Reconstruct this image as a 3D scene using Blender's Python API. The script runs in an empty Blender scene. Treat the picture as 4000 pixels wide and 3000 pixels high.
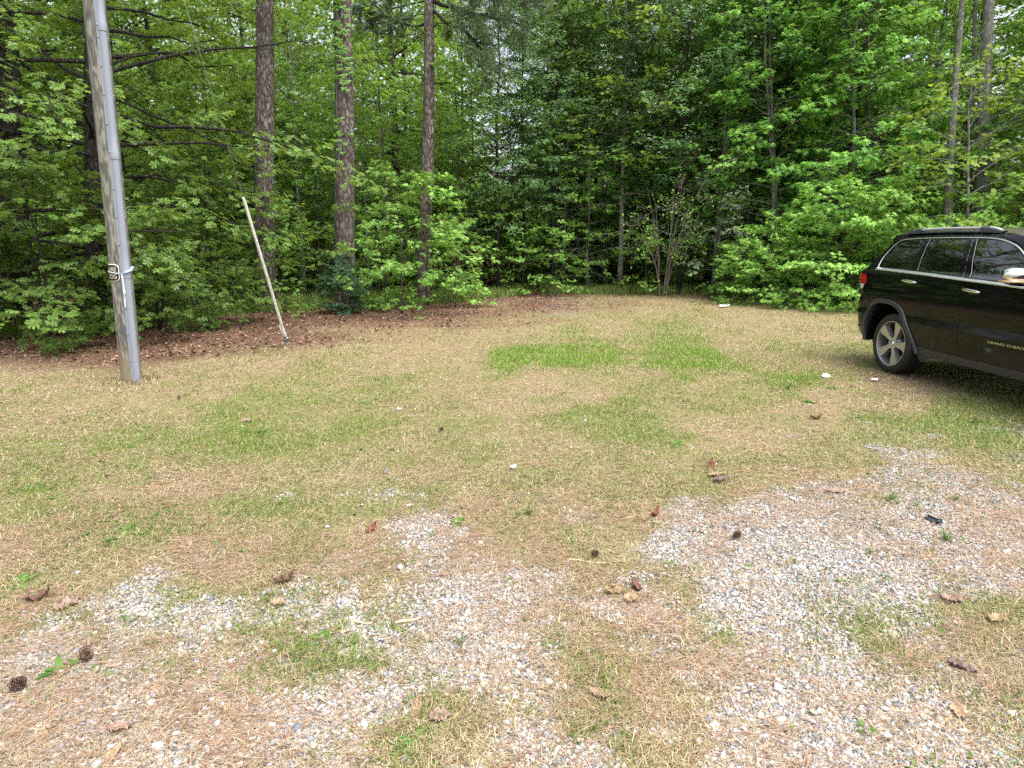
import bpy, bmesh, math
import numpy as np
from mathutils import Vector, Matrix
from mathutils.geometry import delaunay_2d_cdt

RNG = np.random.default_rng(11)
C = bpy.context.scene.collection
sc = bpy.context.scene
R_ = math.radians

# ------------------------------------------------------------------ camera
FOC, PITCH, CAMH = 1382.5, math.atan(311.0 / 1382.5), 1.68      # focal length in units of a 2212 x 1659 frame
CP, SP = math.cos(PITCH), math.sin(PITCH)
def ray(px, py):
    u = (np.asarray(px, float) - 1106.0) / FOC
    v = (829.5 - np.asarray(py, float)) / FOC
    return np.stack([u, CP + v * SP, -SP + v * CP], -1)
def gp(px, py, z=0.0):
    d = ray(px, py)
    t = (z - CAMH) / d[..., 2]
    return np.array([0, 0, CAMH]) + d * t[..., None]
def at(px, py, y):
    d = ray(px, py)
    return np.array([0, 0, CAMH]) + d * (y / d[1])
def to_px(P):
    P = np.asarray(P, float)
    q = P - np.array([0, 0, CAMH])
    zc = np.maximum(q[..., 1] * CP - q[..., 2] * SP, .05)
    return 1106 + FOC * q[..., 0] / zc, 829.5 - FOC * (q[..., 1] * SP + q[..., 2] * CP) / zc

cam = bpy.data.cameras.new('camera')
cam.sensor_width = 36.0
cam.lens = 36.0 * FOC / 2212.0
cam.clip_start, cam.clip_end = .05, 3000
camo = bpy.data.objects.new('camera', cam)
C.objects.link(camo)
camo.location = (0, 0, CAMH)
camo.rotation_euler = (math.pi / 2 - PITCH, 0, 0)
sc.camera = camo

# ------------------------------------------------------------------ light
SUN_AZ, SUN_EL = R_(135), R_(66)
w = bpy.data.worlds.new('World')
sc.world = w
w.use_nodes = True
nt = w.node_tree
nt.nodes.clear()
sky = nt.nodes.new('ShaderNodeTexSky')
sky.sky_type = 'NISHITA'
sky.sun_disc = False
sky.sun_elevation, sky.sun_rotation = SUN_EL, SUN_AZ
sky.air_density, sky.dust_density = 1.0, 4.0
hs = nt.nodes.new('ShaderNodeHueSaturation')
hs.inputs['Saturation'].default_value = .38
bg = nt.nodes.new('ShaderNodeBackground')
bg.inputs['Strength'].default_value = .15
ow = nt.nodes.new('ShaderNodeOutputWorld')
nt.links.new(sky.outputs[0], hs.inputs['Color'])
nt.links.new(hs.outputs[0], bg.inputs['Color'])
nt.links.new(bg.outputs[0], ow.inputs['Surface'])
sl = bpy.data.lights.new('sun', 'SUN')
sl.energy, sl.angle, sl.color = 1.5, R_(40), (1, .965, .91)
so = bpy.data.objects.new('sun', sl)
C.objects.link(so)
sdir = Vector((math.sin(SUN_AZ) * math.cos(SUN_EL), math.cos(SUN_AZ) * math.cos(SUN_EL), math.sin(SUN_EL)))
so.rotation_euler = sdir.to_track_quat('Z', 'Y').to_euler()
so.location = sdir * 50
sc.view_settings.view_transform = 'Standard'
sc.view_settings.look = 'None'
sc.view_settings.exposure = 1.45
sc.view_settings.gamma = 1
cy = sc.cycles
cy.max_bounces, cy.diffuse_bounces, cy.glossy_bounces, cy.transmission_bounces, cy.transparent_max_bounces = 6, 3, 3, 3, 6
cy.use_denoising = False
cy.caustics_reflective = cy.caustics_refractive = False

# ------------------------------------------------------------------ mesh helpers
def mk(name, V, Fs, mat, parent=None, smooth=False, attrs=None):
    me = bpy.data.meshes.new(name)
    V = np.asarray(V, np.float32)
    Fs = [np.asarray(f, np.int32) for f in Fs if len(f)]
    lens = np.concatenate([np.full(len(f), f.shape[1], np.int32) for f in Fs])
    loops = np.concatenate([f.ravel() for f in Fs])
    me.vertices.add(len(V))
    me.vertices.foreach_set('co', V.ravel())
    me.loops.add(len(loops))
    me.polygons.add(len(lens))
    me.loops.foreach_set('vertex_index', loops)
    st = np.zeros(len(lens), np.int32)
    st[1:] = np.cumsum(lens)[:-1]
    me.polygons.foreach_set('loop_start', st)
    if smooth:
        me.polygons.foreach_set('use_smooth', np.ones(len(lens), bool))
    me.update(calc_edges=True)
    for k, a in (attrs or {}).items():
        at_ = me.attributes.new(k, 'FLOAT', 'POINT')
        at_.data.foreach_set('value', np.asarray(a, np.float32))
    if mat:
        me.materials.append(mat)
    return link(name, me, parent)
def link(name, me, parent=None):
    o = bpy.data.objects.new(name, me)
    C.objects.link(o)
    if parent:
        o.parent = parent
    return o
def tag(o, label=None, cat=None, group=None, kind=None):
    for k, v in (('label', label), ('category', cat), ('group', group), ('kind', kind)):
        if v:
            o[k] = v
    return o
def empty(name, loc, rz=0.0, label=None, cat=None, group=None, scale=1.0):
    o = bpy.data.objects.new(name, None)
    o.empty_display_size = .2
    C.objects.link(o)
    o.location = loc
    o.rotation_euler = (0, 0, rz)
    o.scale = (scale,) * 3
    return tag(o, label, cat, group)
def nrm(v):
    return v / np.maximum(np.linalg.norm(v, axis=-1, keepdims=True), 1e-9)
def frames(d, u):
    x = nrm(d)
    z = nrm(u - (u * x).sum(-1, keepdims=True) * x)
    y = np.cross(z, x)
    return np.stack([x, y, z], -1)
def inst(tpl, T, A, s):
    Vt, Fts = tpl
    s = np.asarray(s, float)
    if s.ndim == 1:
        s = s[:, None].repeat(3, 1)
    V = np.einsum('nij,nvj->nvi', A, Vt[None] * s[:, None, :]) + T[:, None, :]
    n = len(Vt)
    off = (np.arange(len(T)) * n)[:, None, None]
    return V.reshape(-1, 3), [(f[None] + off).reshape(-1, f.shape[1]) for f in Fts]
class MB:
    def __init__(s):
        s.V, s.F, s.n = [], {}, 0
    def add(s, V, Fs):
        V = np.asarray(V, float).reshape(-1, 3)
        for f in Fs:
            f = np.asarray(f, int)
            if len(f):
                s.F.setdefault(f.shape[1], []).append(f + s.n)
        s.V.append(V)
        s.n += len(V)
        return s
    def box(s, c, d, rot=None):
        V = np.array([(x, y, z) for x in (-.5, .5) for y in (-.5, .5) for z in (-.5, .5)]) * np.array(d)
        if rot is not None:
            V = V @ np.array(rot).T
        return s.add(V + np.array(c), [[(0, 1, 3, 2), (4, 6, 7, 5), (0, 4, 5, 1), (2, 3, 7, 6), (0, 2, 6, 4), (1, 5, 7, 3)]])
    def tubes(s, P, r, sides=6, cap=True):
        P = np.asarray(P, float)
        r = np.asarray(r, float)
        if P.ndim == 2:
            P, r = P[None], r[None]
        B, n, _ = P.shape
        t = nrm(np.gradient(P, axis=1))
        m = nrm(t.mean(1, keepdims=True))
        ref = np.where(np.abs(m[..., 2:3]) > .8, np.array([1., 0, 0]), np.array([0, 0, 1.]))
        a = nrm(np.cross(t, np.broadcast_to(ref, t.shape)))
        b = np.cross(t, a)
        th = np.arange(sides) * 2 * np.pi / sides
        V = P[:, :, None] + r[:, :, None, None] * (np.cos(th)[:, None] * a[:, :, None] + np.sin(th)[:, None] * b[:, :, None])
        i = np.arange(n - 1)[:, None] * sides
        k = np.arange(sides)[None]
        k2 = (k + 1) % sides
        q = np.stack([i + k, i + k2, i + sides + k2, i + sides + k], -1).reshape(-1, 4)
        q = (q[None] + (np.arange(B) * n * sides)[:, None, None]).reshape(-1, 4)
        s.add(V, [q])
        if cap:
            base = s.n - B * n * sides + np.arange(B)[:, None] * n * sides
            f0 = base + np.arange(sides)[::-1][None]
            f1 = base + (n - 1) * sides + np.arange(sides)[None]
            s.F.setdefault(sides, []).extend([f0, f1])
        return s
    def lathe(s, prof, sides=48, axis='y', close=False):
        prof = np.array(prof, float)
        th = np.arange(sides) * 2 * np.pi / sides
        r, h = prof[:, 0:1], prof[:, 1:2]
        ca, sa = np.cos(th)[None], np.sin(th)[None]
        hh = h + 0 * ca
        if axis == 'y':
            V = np.stack([r * ca, hh, r * sa], -1)
        else:
            V = np.stack([r * ca, r * sa, hh], -1)
        n = len(prof)
        i = np.arange(n - 1)[:, None] * sides
        k = np.arange(sides)[None]
        k2 = (k + 1) % sides
        return s.add(V, [np.stack([i + k, i + sides + k, i + sides + k2, i + k2], -1).reshape(-1, 4)])
    def grid(s, G):
        G = np.asarray(G, float)
        a, b = G.shape[:2]
        i = np.arange(a - 1)[:, None] * b + np.arange(b - 1)[None]
        return s.add(G, [np.stack([i, i + 1, i + b + 1, i + b], -1).reshape(-1, 4)])
    def build(s, name, mat, parent=None, smooth=False, attrs=None):
        return mk(name, np.concatenate(s.V), [np.concatenate(v) for v in s.F.values()], mat, parent, smooth, attrs)
def bev(o, wd=.004, seg=2, ang=35):
    m = o.modifiers.new('bevel', 'BEVEL')
    m.width, m.segments, m.limit_method, m.angle_limit = wd, seg, 'ANGLE', R_(ang)
    return o

# ------------------------------------------------------------------ noise and masks
_tab = np.random.default_rng(5).random((256, 256))
def vn(x, y, sc_, seed=0):
    x = np.asarray(x) / sc_ + seed * 17.3
    y = np.asarray(y) / sc_ + seed * 9.1
    xi, yi = np.floor(x).astype(int), np.floor(y).astype(int)
    fx, fy = x - xi, y - yi
    fx, fy = fx * fx * (3 - 2 * fx), fy * fy * (3 - 2 * fy)
    T = lambda i, j: _tab[i & 255, j & 255]
    return (T(xi, yi) * (1 - fx) + T(xi + 1, yi) * fx) * (1 - fy) + (T(xi, yi + 1) * (1 - fx) + T(xi + 1, yi + 1) * fx) * fy
def fbm(x, y, s, seed=0):
    return (vn(x, y, s, seed) + .5 * vn(x, y, s / 2.1, seed + 1) + .25 * vn(x, y, s / 4.3, seed + 2)) / 1.75
def rbf(pts, px, py, sig=70.):
    pts = np.array(pts, float)
    out = np.empty(px.shape, float)
    for a in range(0, len(px), 40000):
        x, y = px[a:a + 40000, None], py[a:a + 40000, None]
        d2 = (x - pts[:, 0]) ** 2 + ((y - pts[:, 1]) * 1.7) ** 2
        wgt = 1 / (d2 + (sig * .5) ** 2) ** 2
        out[a:a + 40000] = (wgt * pts[:, 2]).sum(1) / wgt.sum(1)
    return out
GRAV = [(0,1450,.6),(100,1440,.65),(230,1300,.35),(0,1350,.1),(150,1550,.65),(0,1640,.5),(300,1440,.5),(450,1340,.65),(600,1400,.4),(650,1350,.5),(500,1250,.12),
 (700,1600,.9),(500,1640,.9),(350,1560,.6),(800,1500,.85),(900,1420,.75),(750,1440,.45),(900,1600,.25),(960,1540,.15),(1050,1500,.7),(1000,1350,.75),(1100,1270,.85),
 (1150,1330,.5),(1000,1200,.35),(950,1130,.55),(1280,1090,.4),(1200,1150,.12),(1050,1100,.1),(1200,1400,.45),(1300,1400,.35),(1350,1500,.12),(1250,1570,.4),(1150,1600,.85),
 (1250,1640,.9),(1450,1560,.5),(1400,1640,.2),(1500,1120,1),(1600,1110,.9),(1750,1080,.75),(1900,1060,.6),(2000,1070,.8),(2150,1100,.8),(1450,1180,.95),(1600,1200,.95),
 (1750,1150,1),(1850,1200,.95),(2000,1150,.95),(2100,1250,.6),(1900,1250,.95),(1700,1280,.7),(1550,1280,.85),(1480,1260,.5),(1400,1250,.25),(1300,1230,.35),(1650,1400,.6),
 (1500,1400,.4),(1750,1350,.5),(1900,1350,.3),(2050,1350,.3),(2150,1400,.2),(1950,1400,.35),(1850,1450,.75),(1750,1500,.95),(1600,1450,.6),(1600,1580,.95),(1800,1600,1),
 (2000,1550,1),(2100,1500,.5),(2180,1600,.4),(1700,1640,1),(2000,1640,1),(2212,1500,.3),(300,1150,0),(400,1210,.2),(640,1100,.15),(700,1050,.08),(300,1000,0),(800,900,0),
 (1100,900,0),(1400,950,0),(1500,1010,0),(1800,980,.02),(2100,980,.08),(2212,1020,.25),(1700,1000,0),(1200,1000,.02),(900,1080,.15),(1600,850,0),(2000,850,0),(1300,1050,.05),
 (0,1150,0),(0,1250,0),(100,1250,0),(600,1000,0),(500,850,0),(100,800,0),(1000,1050,.05),(1400,1040,.04),(1350,1150,.12),(1560,1045,.1),(1000,750,0),(500,700,0),(1500,700,0),(2000,750,0),(800,650,0),(1220,673,.35),(1330,660,0),(1120,670,0),(1220,700,0)]
GREEN = [(150,950,.5),(400,950,.45),(600,950,.5),(530,930,.85),(300,1130,.75),(150,1160,.5),(100,1050,.4),(0,1000,.4),(450,1050,.4),(600,1050,.5),(700,1000,.45),(800,950,.4),
 (900,850,.3),(700,830,.4),(600,880,.5),(900,780,.2),(1100,770,.95),(1200,790,.9),(1300,770,.85),(1450,760,.95),(1500,790,.85),(1350,740,.45),(1250,730,.6),(1000,900,.4),
 (1200,870,.5),(1350,880,.8),(1250,900,.7),(1400,900,.6),(1500,900,.4),(1650,870,.55),(1700,830,.65),(1800,840,.5),(1600,750,.25),(1700,700,.2),(1900,910,.55),(2050,930,.8),
 (2200,920,.7),(2000,980,.4),(2200,1000,.5),(1600,1000,.3),(1400,1000,.25),(1100,1000,.3),(1000,1000,.35),(1200,950,.3),(800,1050,.4),(100,800,.05),(300,790,.05),(500,800,.15),
 (500,740,.02),(700,720,.03),(900,700,.03),(1000,650,.1),(1200,660,.08),(1400,660,.2),(1600,680,.3),(1150,700,.1),(1100,730,.08),(800,760,.1),(1000,780,.2),(600,780,.2),
 (650,820,.35),(0,850,.15),(200,880,.25),(1200,830,.2),(1350,805,.4),(1650,910,.3),(1800,870,.1),(1950,870,.15),(1550,950,.2),(1000,1300,.15),(1700,1200,.08),(600,1300,.25),
 (200,1350,.4),(100,1250,.45),(350,1250,.35),(600,1390,.5),(880,1590,.45),(700,1200,.25),(900,1200,.2),(1300,1200,.15),(2100,1200,.3),(2050,1300,.3),(1950,1330,.4),(2150,1350,.4),
 (1000,1640,.1),(1700,1600,.05),(300,1600,.15),(1300,1400,.3),(1500,1500,.15),(1180,820,.15),(1280,850,.15),(1000,745,.1),(1300,715,.15),(1550,860,.3)]
def masks(x, y):
    px, py = to_px(np.stack([x, y, 0 * x], -1))
    px, py = np.clip(px, -300, 2500), np.clip(py, 600, 1750)
    g = rbf(GRAV, px, py)
    n = fbm(x, y, .9, 3)
    n2 = fbm(x, y, .22, 7)
    n3 = fbm(x, y, .07, 13)
    gm = np.clip((g + (n - .5) * .6 + (n2 - .5) * .6 + (n3 - .5) * .5 - .30) * 2.3, 0, 1)
    gm *= np.clip((g - .02) * 12, 0, 1)
    q = rbf(GREEN, px, py, 60)
    qm = np.clip((q + (fbm(x, y, 1.1, 20) - .5) * .6 + (fbm(x, y, .3, 23) - .5) * .8) * 1.25 - .1, 0, 1)
    # leaf litter belt along the edge of the wood
    edge = np.interp(px, [-300, 0, 300, 620, 800, 1000, 1150, 1300, 1500, 1750, 2212], [795, 790, 775, 755, 722, 700, 680, 645, 643, 653, 660])
    lit = np.clip((edge - py) / 55 + .5 + (fbm(x, y, 1.6, 31) - .5) * 2.0, 0, 1)
    lit = np.where(px > 1250, lit * .5, lit)
    clr = np.clip((px - 380) / 40, 0, 1) * np.clip((740 - px) / 40, 0, 1) * np.clip((672 - py) / 8, 0, 1) * (py > 600)
    lit, qm = lit * (1 - .9 * clr), np.maximum(qm, .75 * clr)
    return gm, qm, lit
def hgt(x, y):
    r = np.clip((np.asarray(y) - 1) / 8, 0, 1) * (1 - np.exp(-((np.asarray(x) - 5.6) ** 2 + (np.asarray(y) - 6.8) ** 2) / 7))
    return (fbm(x, y, 3.1, 40) - .5) * .10 * r + (fbm(x, y, .7, 44) - .5) * .02

# ------------------------------------------------------------------ materials
def mat(name):
    m = bpy.data.materials.new(name)
    m.use_nodes = True
    t = m.node_tree
    b = t.nodes['Principled BSDF']
    return m, t, b
def N(t, typ, ins=None, **kw):
    n = t.nodes.new(typ)
    for k, v in kw.items():
        setattr(n, k, v)
    for k, v in (ins or {}).items():
        s = n.inputs[k]
        if hasattr(v, 'is_linked') or isinstance(v, bpy.types.NodeSocket):
            t.links.new(v, s)
        else:
            s.default_value = v
    return n
def ramp(t, fac, stops, interp='LINEAR'):
    n = t.nodes.new('ShaderNodeValToRGB')
    n.color_ramp.interpolation = interp
    e = n.color_ramp.elements
    while len(e) < len(stops):
        e.new(.5)
    for i, (p, c) in enumerate(stops):
        e[i].position = p
        e[i].color = (*c, 1) if len(c) == 3 else c
    t.links.new(fac, n.inputs[0])
    return n.outputs[0]
def L(t, a, b):
    t.links.new(a, b)
def bump(t, b, h, strength=.5, dist=.02):
    n = N(t, 'ShaderNodeBump', {'Height': h, 'Strength': strength, 'Distance': dist})
    L(t, n.outputs[0], b.inputs['Normal'])
def plain(name, col, rough=.5, metal=0., spec=.5, coat=0.):
    m, t, b = mat(name)
    b.inputs['Base Color'].default_value = (*col, 1)
    b.inputs['Roughness'].default_value = rough
    b.inputs['Metallic'].default_value = metal
    b.inputs['Specular IOR Level'].default_value = spec
    b.inputs['Coat Weight'].default_value = coat
    b.inputs['Coat Roughness'].default_value = .03
    return m, t, b
def leafmat(name, stops, trans=(.25, .42, .05), tw=.32, rough=.5, spec=.3, vary=.25):
    m, t, b = mat(name)
    g = N(t, 'ShaderNodeNewGeometry')
    col = ramp(t, g.outputs['Random Per Island'], stops)
    oi = N(t, 'ShaderNodeObjectInfo')
    mr = N(t, 'ShaderNodeMapRange', {'Value': oi.outputs['Random'], 'To Min': 1 - vary, 'To Max': 1 + vary})
    h = N(t, 'ShaderNodeHueSaturation', {'Value': mr.outputs[0], 'Color': col})
    L(t, h.outputs[0], b.inputs['Base Color'])
    b.inputs['Roughness'].default_value = rough
    b.inputs['Specular IOR Level'].default_value = spec
    tr = N(t, 'ShaderNodeBsdfTranslucent')
    mx = N(t, 'ShaderNodeMix', {0: .5, 6: h.outputs[0], 7: (*trans, 1)}, data_type='RGBA')
    L(t, mx.outputs[2], tr.inputs['Color'])
    ms = N(t, 'ShaderNodeMixShader', {0: tw})
    L(t, b.outputs[0], ms.inputs[1])
    L(t, tr.outputs[0], ms.inputs[2])
    L(t, ms.outputs[0], t.nodes['Material Output'].inputs['Surface'])
    return m
def islmat(name, stops, rough=.8, spec=.25, interp='LINEAR'):
    m, t, b = mat(name)
    g = N(t, 'ShaderNodeNewGeometry')
    L(t, ramp(t, g.outputs['Random Per Island'], stops, interp), b.inputs['Base Color'])
    b.inputs['Roughness'].default_value = rough
    b.inputs['Specular IOR Level'].default_value = spec
    return m
def objco(t, scale=(1, 1, 1)):
    tc = N(t, 'ShaderNodeTexCoord')
    mp = N(t, 'ShaderNodeMapping', {'Scale': scale})
    L(t, tc.outputs['Object'], mp.inputs['Vector'])
    return mp.outputs[0]
M = {}
def bark(name, cols, sx, sz, furrow=.12, strength=1.0):
    m, t, b = mat(name)
    v = objco(t, (sx, sx, sz))
    wn = N(t, 'ShaderNodeTexNoise', {'Vector': v, 'Scale': .9, 'Detail': 5, 'Roughness': .65})
    va = N(t, 'ShaderNodeVectorMath', {0: wn.outputs['Color'], 1: (1.6, 1.6, 1.6)}, operation='MULTIPLY')
    vb = N(t, 'ShaderNodeVectorMath', {0: v, 1: va.outputs[0]}, operation='ADD')
    vo = N(t, 'ShaderNodeTexVoronoi', {'Vector': vb.outputs[0], 'Scale': 1.0}, feature='DISTANCE_TO_EDGE')
    vc = N(t, 'ShaderNodeTexVoronoi', {'Vector': vb.outputs[0], 'Scale': 1.0})
    n2 = N(t, 'ShaderNodeTexNoise', {'Vector': v, 'Scale': 4.0, 'Detail': 6, 'Roughness': .7})
    plate = ramp(t, vo.outputs[0], [(0, (0, 0, 0)), (furrow, (.75, .75, .75)), (furrow * 3, (1, 1, 1))])
    sepc = N(t, 'ShaderNodeSeparateColor', {0: vc.outputs['Color']})
    ad = N(t, 'ShaderNodeMath', {0: sepc.outputs[0], 1: n2.outputs[0]}, operation='ADD')
    hf = N(t, 'ShaderNodeMath', {0: ad.outputs[0], 1: .5}, operation='MULTIPLY')
    c = ramp(t, hf.outputs[0], [(.2, cols[1]), (.5, cols[2]), (.8, cols[3])])
    pf = N(t, 'ShaderNodeMapRange', {'Value': plate, 'To Min': .25, 'To Max': 1.})
    mx = N(t, 'ShaderNodeMix', {0: pf.outputs[0], 6: (*cols[0], 1), 7: c}, data_type='RGBA')
    L(t, mx.outputs[2], b.inputs['Base Color'])
    hh = N(t, 'ShaderNodeMath', {0: n2.outputs[0], 1: .35, 2: plate}, operation='MULTIPLY_ADD')
    bump(t, b, hh.outputs[0], strength, .03)
    b.inputs['Roughness'].default_value = .9
    b.inputs['Specular IOR Level'].default_value = .2
    return m
M['pine_bark'] = bark('pine_bark', [(0.046, 0.035, 0.031), (0.111, 0.085, 0.073), (0.176, 0.146, 0.130), (0.260, 0.234, 0.218)], 15, 5.5, .10, 1.0)
M['dark_bark'] = bark('dark_bark', [(.014, .012, .010), (.035, .03, .025), (.06, .052, .044), (.095, .085, .075)], 22, 6)
M['grey_bark'] = bark('grey_bark', [(0.084, 0.077, 0.070), (0.140, 0.133, 0.119), (0.224, 0.217, 0.196), (0.336, 0.329, 0.308)], 16, 9, .05, .5)
M['twig_bark'] = plain('twig_bark', (.06, .047, .037), .9, 0, .2)[0]
M['bare_bark'] = plain('bare_bark', (.15, .125, .105), .9, 0, .2)[0]

M['sweetgum'] = leafmat('sweetgum_leaf', [(0, (0.125, 0.296, 0.052)), (.35, (0.170, 0.393, 0.069)), (.75, (0.238, 0.488, 0.090)), (1, (0.355, 0.607, 0.125))], (0.503, 0.771, 0.090), .34)
M['sweetgum_bright'] = leafmat('sweetgum_bright_leaf', [(0, (0.131, 0.294, 0.051)), (.5, (0.192, 0.376, 0.066)), (1, (0.294, 0.477, 0.101))], (0.325, 0.528, 0.061), .3)
M['oak'] = leafmat('oak_leaf', [(0, (.080, .165, .032)), (.5, (.122, .225, .044)), (1, (.185, .30, .06))], (.42, .54, .05), .40, .45, .4)
M['willow'] = leafmat('small_oak_leaf', [(0, (0.079, 0.182, 0.056)), (.5, (0.115, 0.244, 0.079)), (1, (0.182, 0.317, 0.109))], (0.244, 0.438, 0.073), .28, .45, .4)
M['yellow'] = leafmat('yellow_green_leaf', [(0, (.13, .24, .03)), (.5, (.20, .33, .042)), (1, (.34, .42, .06))], (.46, .60, .06), .42)
M['wood_leaf'] = leafmat('wood_leaf', [(0, (0.089, 0.200, 0.033)), (.5, (0.134, 0.279, 0.047)), (1, (0.211, 0.367, 0.067))], (0.447, 0.625, 0.067), .45)
M['pale_oak'] = leafmat('pale_oak_leaf', [(0, (0.122, 0.192, 0.091)), (.5, (0.182, 0.254, 0.131)), (1, (0.264, 0.294, 0.173))], (0.203, 0.304, 0.081), .25)
M['cedar'] = leafmat('cedar_leaf', [(0, (0.046, 0.111, 0.053)), (.5, (0.071, 0.152, 0.071)), (1, (0.105, 0.200, 0.087))], (0.117, 0.234, 0.058), .15)
M['needle'] = leafmat('pine_needle', [(0, (0.058, 0.117, 0.041)), (.5, (0.093, 0.152, 0.058)), (1, (0.152, 0.188, 0.087))], (0.117, 0.210, 0.046), .15)
# ================================================================== GROUND
xs = np.concatenate([[-1600, -400, -120, -60, -36], np.arange(-26, 26.01, .13), [36, 60, 120, 400, 1600]])
ys = np.concatenate([[-1600, -400, -100, -30, -10, -3], np.arange(.4, 26.01, .11), [30, 38, 60, 120, 400, 1600]])
X, Y = np.meshgrid(xs, ys, indexing='ij')
gm, qm, lm = masks(X.ravel(), Y.ravel())
far = ((Y.ravel() > 26.5) | (np.abs(X.ravel()) > 26.5))
lm = np.where(far & (Y.ravel() > 5), 1, lm)
gm = np.where(far, 0, gm)
Z = np.where((Y < -2) | far.reshape(Y.shape), 0, hgt(X, Y))
G = np.stack([X, Y, Z], -1)
m, t, b = mat('ground')
v = objco(t)
A = lambda n: N(t, 'ShaderNodeAttribute', attribute_name=n).outputs['Fac']
n1 = N(t, 'ShaderNodeTexNoise', {'Vector': v, 'Scale': 45., 'Detail': 7, 'Roughness': .75}).outputs[0]
n2 = N(t, 'ShaderNodeTexNoise', {'Vector': v, 'Scale': 2.2, 'Detail': 4}).outputs[0]
n3 = N(t, 'ShaderNodeTexNoise', {'Vector': v, 'Scale': 120., 'Detail': 5, 'Roughness': .8}).outputs[0]
th = ramp(t, n1, [(.30, (0.081, 0.059, 0.034)), (.45, (0.201, 0.149, 0.086)), (.6, (0.306, 0.245, 0.141)), (.75, (0.419, 0.356, 0.224))])
gr = ramp(t, n1, [(.3, (0.078, 0.094, 0.028)), (.5, (0.156, 0.172, 0.047)), (.7, (0.282, 0.266, 0.101))])
mx1 = N(t, 'ShaderNodeMix', {0: A('green'), 6: th, 7: gr}, data_type='RGBA').outputs[2]
lt = ramp(t, n1, [(.3, (0.040, 0.023, 0.016)), (.5, (0.122, 0.068, 0.047)), (.7, (0.223, 0.133, 0.094))])
mx2 = N(t, 'ShaderNodeMix', {0: A('litter'), 6: mx1, 7: lt}, data_type='RGBA').outputs[2]
vo = N(t, 'ShaderNodeTexVoronoi', {'Vector': v, 'Scale': 55.})
gv = ramp(t, N(t, 'ShaderNodeSeparateColor', {0: vo.outputs['Color']}).outputs[0], [(0, (0.094, 0.084, 0.071)), (.4, (0.182, 0.168, 0.148)), (1, (0.283, 0.269, 0.243))])
mx3 = N(t, 'ShaderNodeMix', {0: A('gravel'), 6: mx2, 7: gv}, data_type='RGBA').outputs[2]
L(t, mx3, b.inputs['Base Color'])
b.inputs['Roughness'].default_value = .95
b.inputs['Specular IOR Level'].default_value = .1
bump(t, b, n1, .8, .02)
gb = MB().grid(G)
ground = gb.build('ground', m, None, True, {'gravel': gm, 'green': qm, 'litter': lm})
tag(ground, kind='structure', label='open yard of dry mown grass, pine straw and worn gravel', cat='ground')

def sample(n, y0, y1, k, rng, wid=.9, pad=1.4):
    u = rng.random(n)
    e = 1 - k
    y = (y0 ** e + u * (y1 ** e - y0 ** e)) ** (1 / e)
    x = (rng.random(n) * 2 - 1) * (wid * y + pad)
    return x, y
def gz(x, y, z=0.):
    return np.stack([x, y, hgt(x, y) + z], -1)

# -------- gravel stones
rng = np.random.default_rng(21)
def stone_template(rng):
    p = nrm(rng.normal(size=(15, 3))) * (1 + .16 * rng.normal(size=(15, 1)))
    bm_ = bmesh.new()
    vs = [bm_.verts.new(q) for q in p]
    bmesh.ops.convex_hull(bm_, input=vs)
    bm_.verts.index_update()
    Vv = np.array([q.co[:] for q in bm_.verts])
    Ff = np.array([[q.index for q in f.verts] for f in bm_.faces if len(f.verts) == 3])
    bm_.free()
    return Vv, [Ff]
tpls = [stone_template(rng) for _ in range(10)]
gb = MB()
x, y = sample(860000, 1.25, 7.2, .45, rng, .92, .9)
g_, q_, l_ = masks(x, y)
keep = rng.random(len(x)) < (g_ * (.62 + .4 * fbm(x, y, .35, 91)) + .006 * (y < 6))
x, y = x[keep], y[keep]
x2, y2 = sample(900, 14, 18, .0, rng)
g2 = (np.abs(x2 - 1.4) < 1.1 * rng.random(len(x2))) & (np.abs(y2 - 15.6) < .55)
x, y = np.concatenate([x, x2[g2]]), np.concatenate([y, y2[g2]])
print('stones', len(x))
who = rng.integers(0, 10, len(x))
for k in range(10):
    s = who == k
    n = s.sum()
    sz = np.exp(rng.normal(-5.36, .40, n)).clip(.0025, .013)
    big = rng.random(n) < .015
    sz[big] *= 1.7
    s3 = sz[:, None] * np.stack([1 + .35 * rng.random(n), .75 + .3 * rng.random(n), .5 + .25 * rng.random(n)], -1)
    T = gz(x[s], y[s], 0) + np.stack([0 * sz, 0 * sz, sz * (.15 + .5 * rng.random(n))], -1)
    d = nrm(np.stack([rng.normal(size=n), rng.normal(size=n), .25 * rng.normal(size=n)], -1))
    u_ = np.stack([.3 * rng.normal(size=n), .3 * rng.normal(size=n), np.ones(n)], -1)
    gb.add(*inst(tpls[k], T, frames(d, u_), s3))
m, t, b = mat('gravel_stone')
geo = N(t, 'ShaderNodeNewGeometry')
col = ramp(t, geo.outputs['Random Per Island'], [(0, (0.073, 0.083, 0.098)), (.08, (0.183, 0.201, 0.232)), (.22, (0.305, 0.323, 0.354)), (.42, (0.427, 0.439, 0.458)), (.62, (0.525, 0.525, 0.518)), (.8, (0.573, 0.543, 0.482)), (.91, (0.512, 0.445, 0.342)), (.97, (0.683, 0.671, 0.647)), (1, (0.342, 0.201, 0.122))])
nn = N(t, 'ShaderNodeTexNoise', {'Vector': objco(t), 'Scale': 160., 'Detail': 4}).outputs[0]
sp = ramp(t, nn, [(.35, (.72, .72, .72)), (.6, (1, 1, 1))])
mxs = N(t, 'ShaderNodeMix', {0: 1., 6: col, 7: sp}, data_type='RGBA', blend_type='MULTIPLY').outputs[2]
L(t, mxs, b.inputs['Base Color'])
b.inputs['Roughness'].default_value = .85
b.inputs['Specular IOR Level'].default_value = .25
o = gb.build('gravel', m)
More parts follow.
